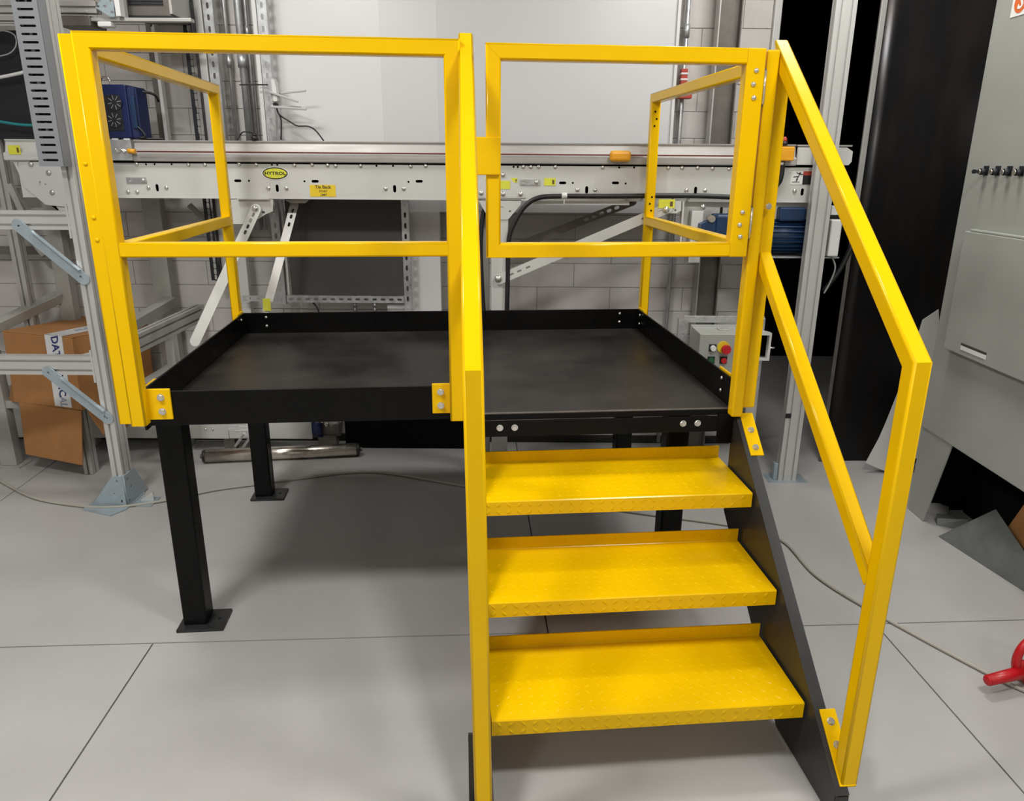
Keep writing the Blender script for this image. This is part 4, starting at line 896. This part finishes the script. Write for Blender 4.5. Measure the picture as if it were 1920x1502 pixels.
MB().quadbox([q+Vector(v) for v in ((.02, .12, .001), (.09, .08, .001), (.12, .13, .001), (.04, .17, .001), (.02, .12, .03), (.09, .08, .012), (.12, .13, .03), (.04, .17, .05))]).build('flake', M['greyd'], mb_)
# red tool handle
hp0 = atz(1855, 1298); 
rh = thing('red_handled_tool', 'red plastic tool with a stub handle and a round loop on the floor at right', 'tool', (hp0.x+.1, hp0.y, 0))
h0 = at(1852, 1281, 1.955); h1 = at(1925, 1262, 2.02); h0 = CAM+ray(1852, 1277)*(1.958/ray(1852, 1277).y)
hz = .052; A0 = atz(1852, 1276, hz); A1 = atz(1935, 1256, hz)
MB().cyl(A0, A1, .0165, 16, .021).dome(A0, A0-A1, .0165, .006).build('handle', M['red'], rh)
cc = A1+(A1-A0).normalized()*.02
Lc = atz(1900, 1250, .06)
ring = [Lc+Vector((.050*math.cos(t)+.045, .012*math.cos(t), .035+.066*math.sin(t))) for t in [2*math.pi*i/16 for i in range(17)]]
MB().tube(ring, .013, 10).build('loop', M['red'], rh)
MB().box((Lc.x+.03, Lc.y-.03, .0005), (Lc.x+.15, Lc.y+.05, .06), .02, 3).build('head', M['red'], rh)
# roller on the floor
ra, rb_ = atz(380, 868), atz(676, 858)
r_ = .036; ra = Vector((at(385, 855, 3.74).x, 3.745, r_)); rb2 = Vector((at(670, 850, 3.86).x, 3.86, r_))
ro = thing('steel_roller', 'loose steel conveyor roller with black end caps lying on the floor', 'roller', (ra+rb2)/2-Z*r_)
d = (rb2-ra).normalized(); MB().cyl(ra+Z*.0015, rb2+Z*.0015, r_, 28).build('tube', M['chrome'], ro)
for e, sgn in ((ra, -1), (rb2, 1)):
    cpp = MB().cyl(e+Z*.0015, e+d*sgn*.014+Z*.0015, r_*1.01, 24, r_*.9).build('end_cap', M['rubber'], ro); MB().cyl(e+d*sgn*.014+Z*.0015, e+d*sgn*.028+Z*.0015, .012, 10).build('shaft', M['steel'], cpp)
# long floor cable
cpt = [(-25, 893), (0, 904), (60, 935), (130, 949), (205, 954), (300, 943), (400, 922), (480, 911), (560, 900), (640, 890), (720, 889), (850, 910), (1000, 935), (1200, 965), (1380, 990), (1465, 1016), (1530, 1083), (1640, 1152), (1850, 1266), (1950, 1312)]
tag(MB().tube([atz(px, py)+Z*.0075 for px, py in cpt], .0065, 8).build('floor_cable', M['cable']), 'long grey cable snaking over the floor under the platform', 'cable')
# low cover, black trough and blue pump at the wall foot
yl = 3.905
lc = thing('low_cover', 'long pale grey cover panel with a rating label low along the wall', 'cover', (-1.4, yl, 0))
a, b = at(120, 822, yl), at(430, 822, yl); zl0 = at(400, 822, yl).z
part(lc, 'cover_panel', M['cream'], (-3.0, yl-.005, zl0), (b.x, yl+.06, zl0+.20), .002); part(lc, 'cover_panel', M['cream'], (b.x+.001, yl, zl0), (at(586, 822, yl).x, yl+.06, zl0+.20), .002)
a, b = at(416, 793, yl), at(467, 808, yl); lp = part(lc, 'rating_label', M['labelw'], (a.x, yl-.0015, b.z), (b.x, yl-.0002, a.z))
for i in range(4): part(lp, 'print_line', M['wgrey'], (a.x+.01, yl-.0022, a.z-.010-i*.010), (b.x-.01-(i % 2)*.04, yl-.0015, a.z-.006-i*.010))
for px in (386, 399): stud(lc, at(px, 805, yl-.006), -Y, .007, .005)
for px in (-2.9, -1.6): part(lc, 'support_foot', M['steel'], (px, yl+.01, 0), (px+.06, yl+.06, zl0))
bw = thing('bar_stand', 'pair of thin aluminium bars leaning behind the loose roller', 'bars', at(445, 838, 3.9)*1)
for o_ in (0, 16): MB().bar(atz(437+o_, 842, .005), at(458+o_, 813, yl-.045), .012, .012, X).build('bar', M['alu'], bw)
yt2 = 3.975
bt = thing('black_trough', 'long black steel trough on the floor against the wall behind the loose roller', 'trough', (at(760, 820, yt2).x, yt2, 0))
a, b = at(648, 826, yt2), at(874, 825, yt2)
part(bt, 'front', M['dark'], (a.x, yt2, .002), (b.x, yt2+.012, .35), .003); part(bt, 'bottom', M['dark'], (a.x, yt2+.013, .002), (b.x, yt2+.10, .01)); part(bt, 'back', M['dark'], (a.x, yt2+.09, .0105), (b.x, yt2+.10, .35)); part(bt, 'lid', M['dark'], (a.x, yt2, .3505), (b.x, yt2+.10, .356))
bpm = thing('blue_pump', 'small blue pump with metal fittings at the wall foot', 'pump', (at(618, 815, 3.9).x, 3.9, 0))
a, b = at(592, 822, 3.9), at(640, 822, 3.9); cz_ = at(615, 800, 3.9).z
MB().cyl((a.x, 3.9, cz_), (a.x+.05, 3.9, cz_), .06, 20).build('end_bell', M['blue'], bpm); MB().cyl((a.x+.05, 3.9, cz_), (b.x, 3.9, cz_), .050, 20).build('body', M['steel'], bpm)
for px, py in ((604, 789), (612, 796), (638, 788)): q = at(px, py, 3.84); MB().cyl(q-Z*.01, q+Z*.012, .012, 10).build('fitting', M['chrome'], bpm)
part(bpm, 'stand', M['steel'], (a.x+.02, 3.87, 0), (b.x-.02, 3.93, cz_-.04), .003)
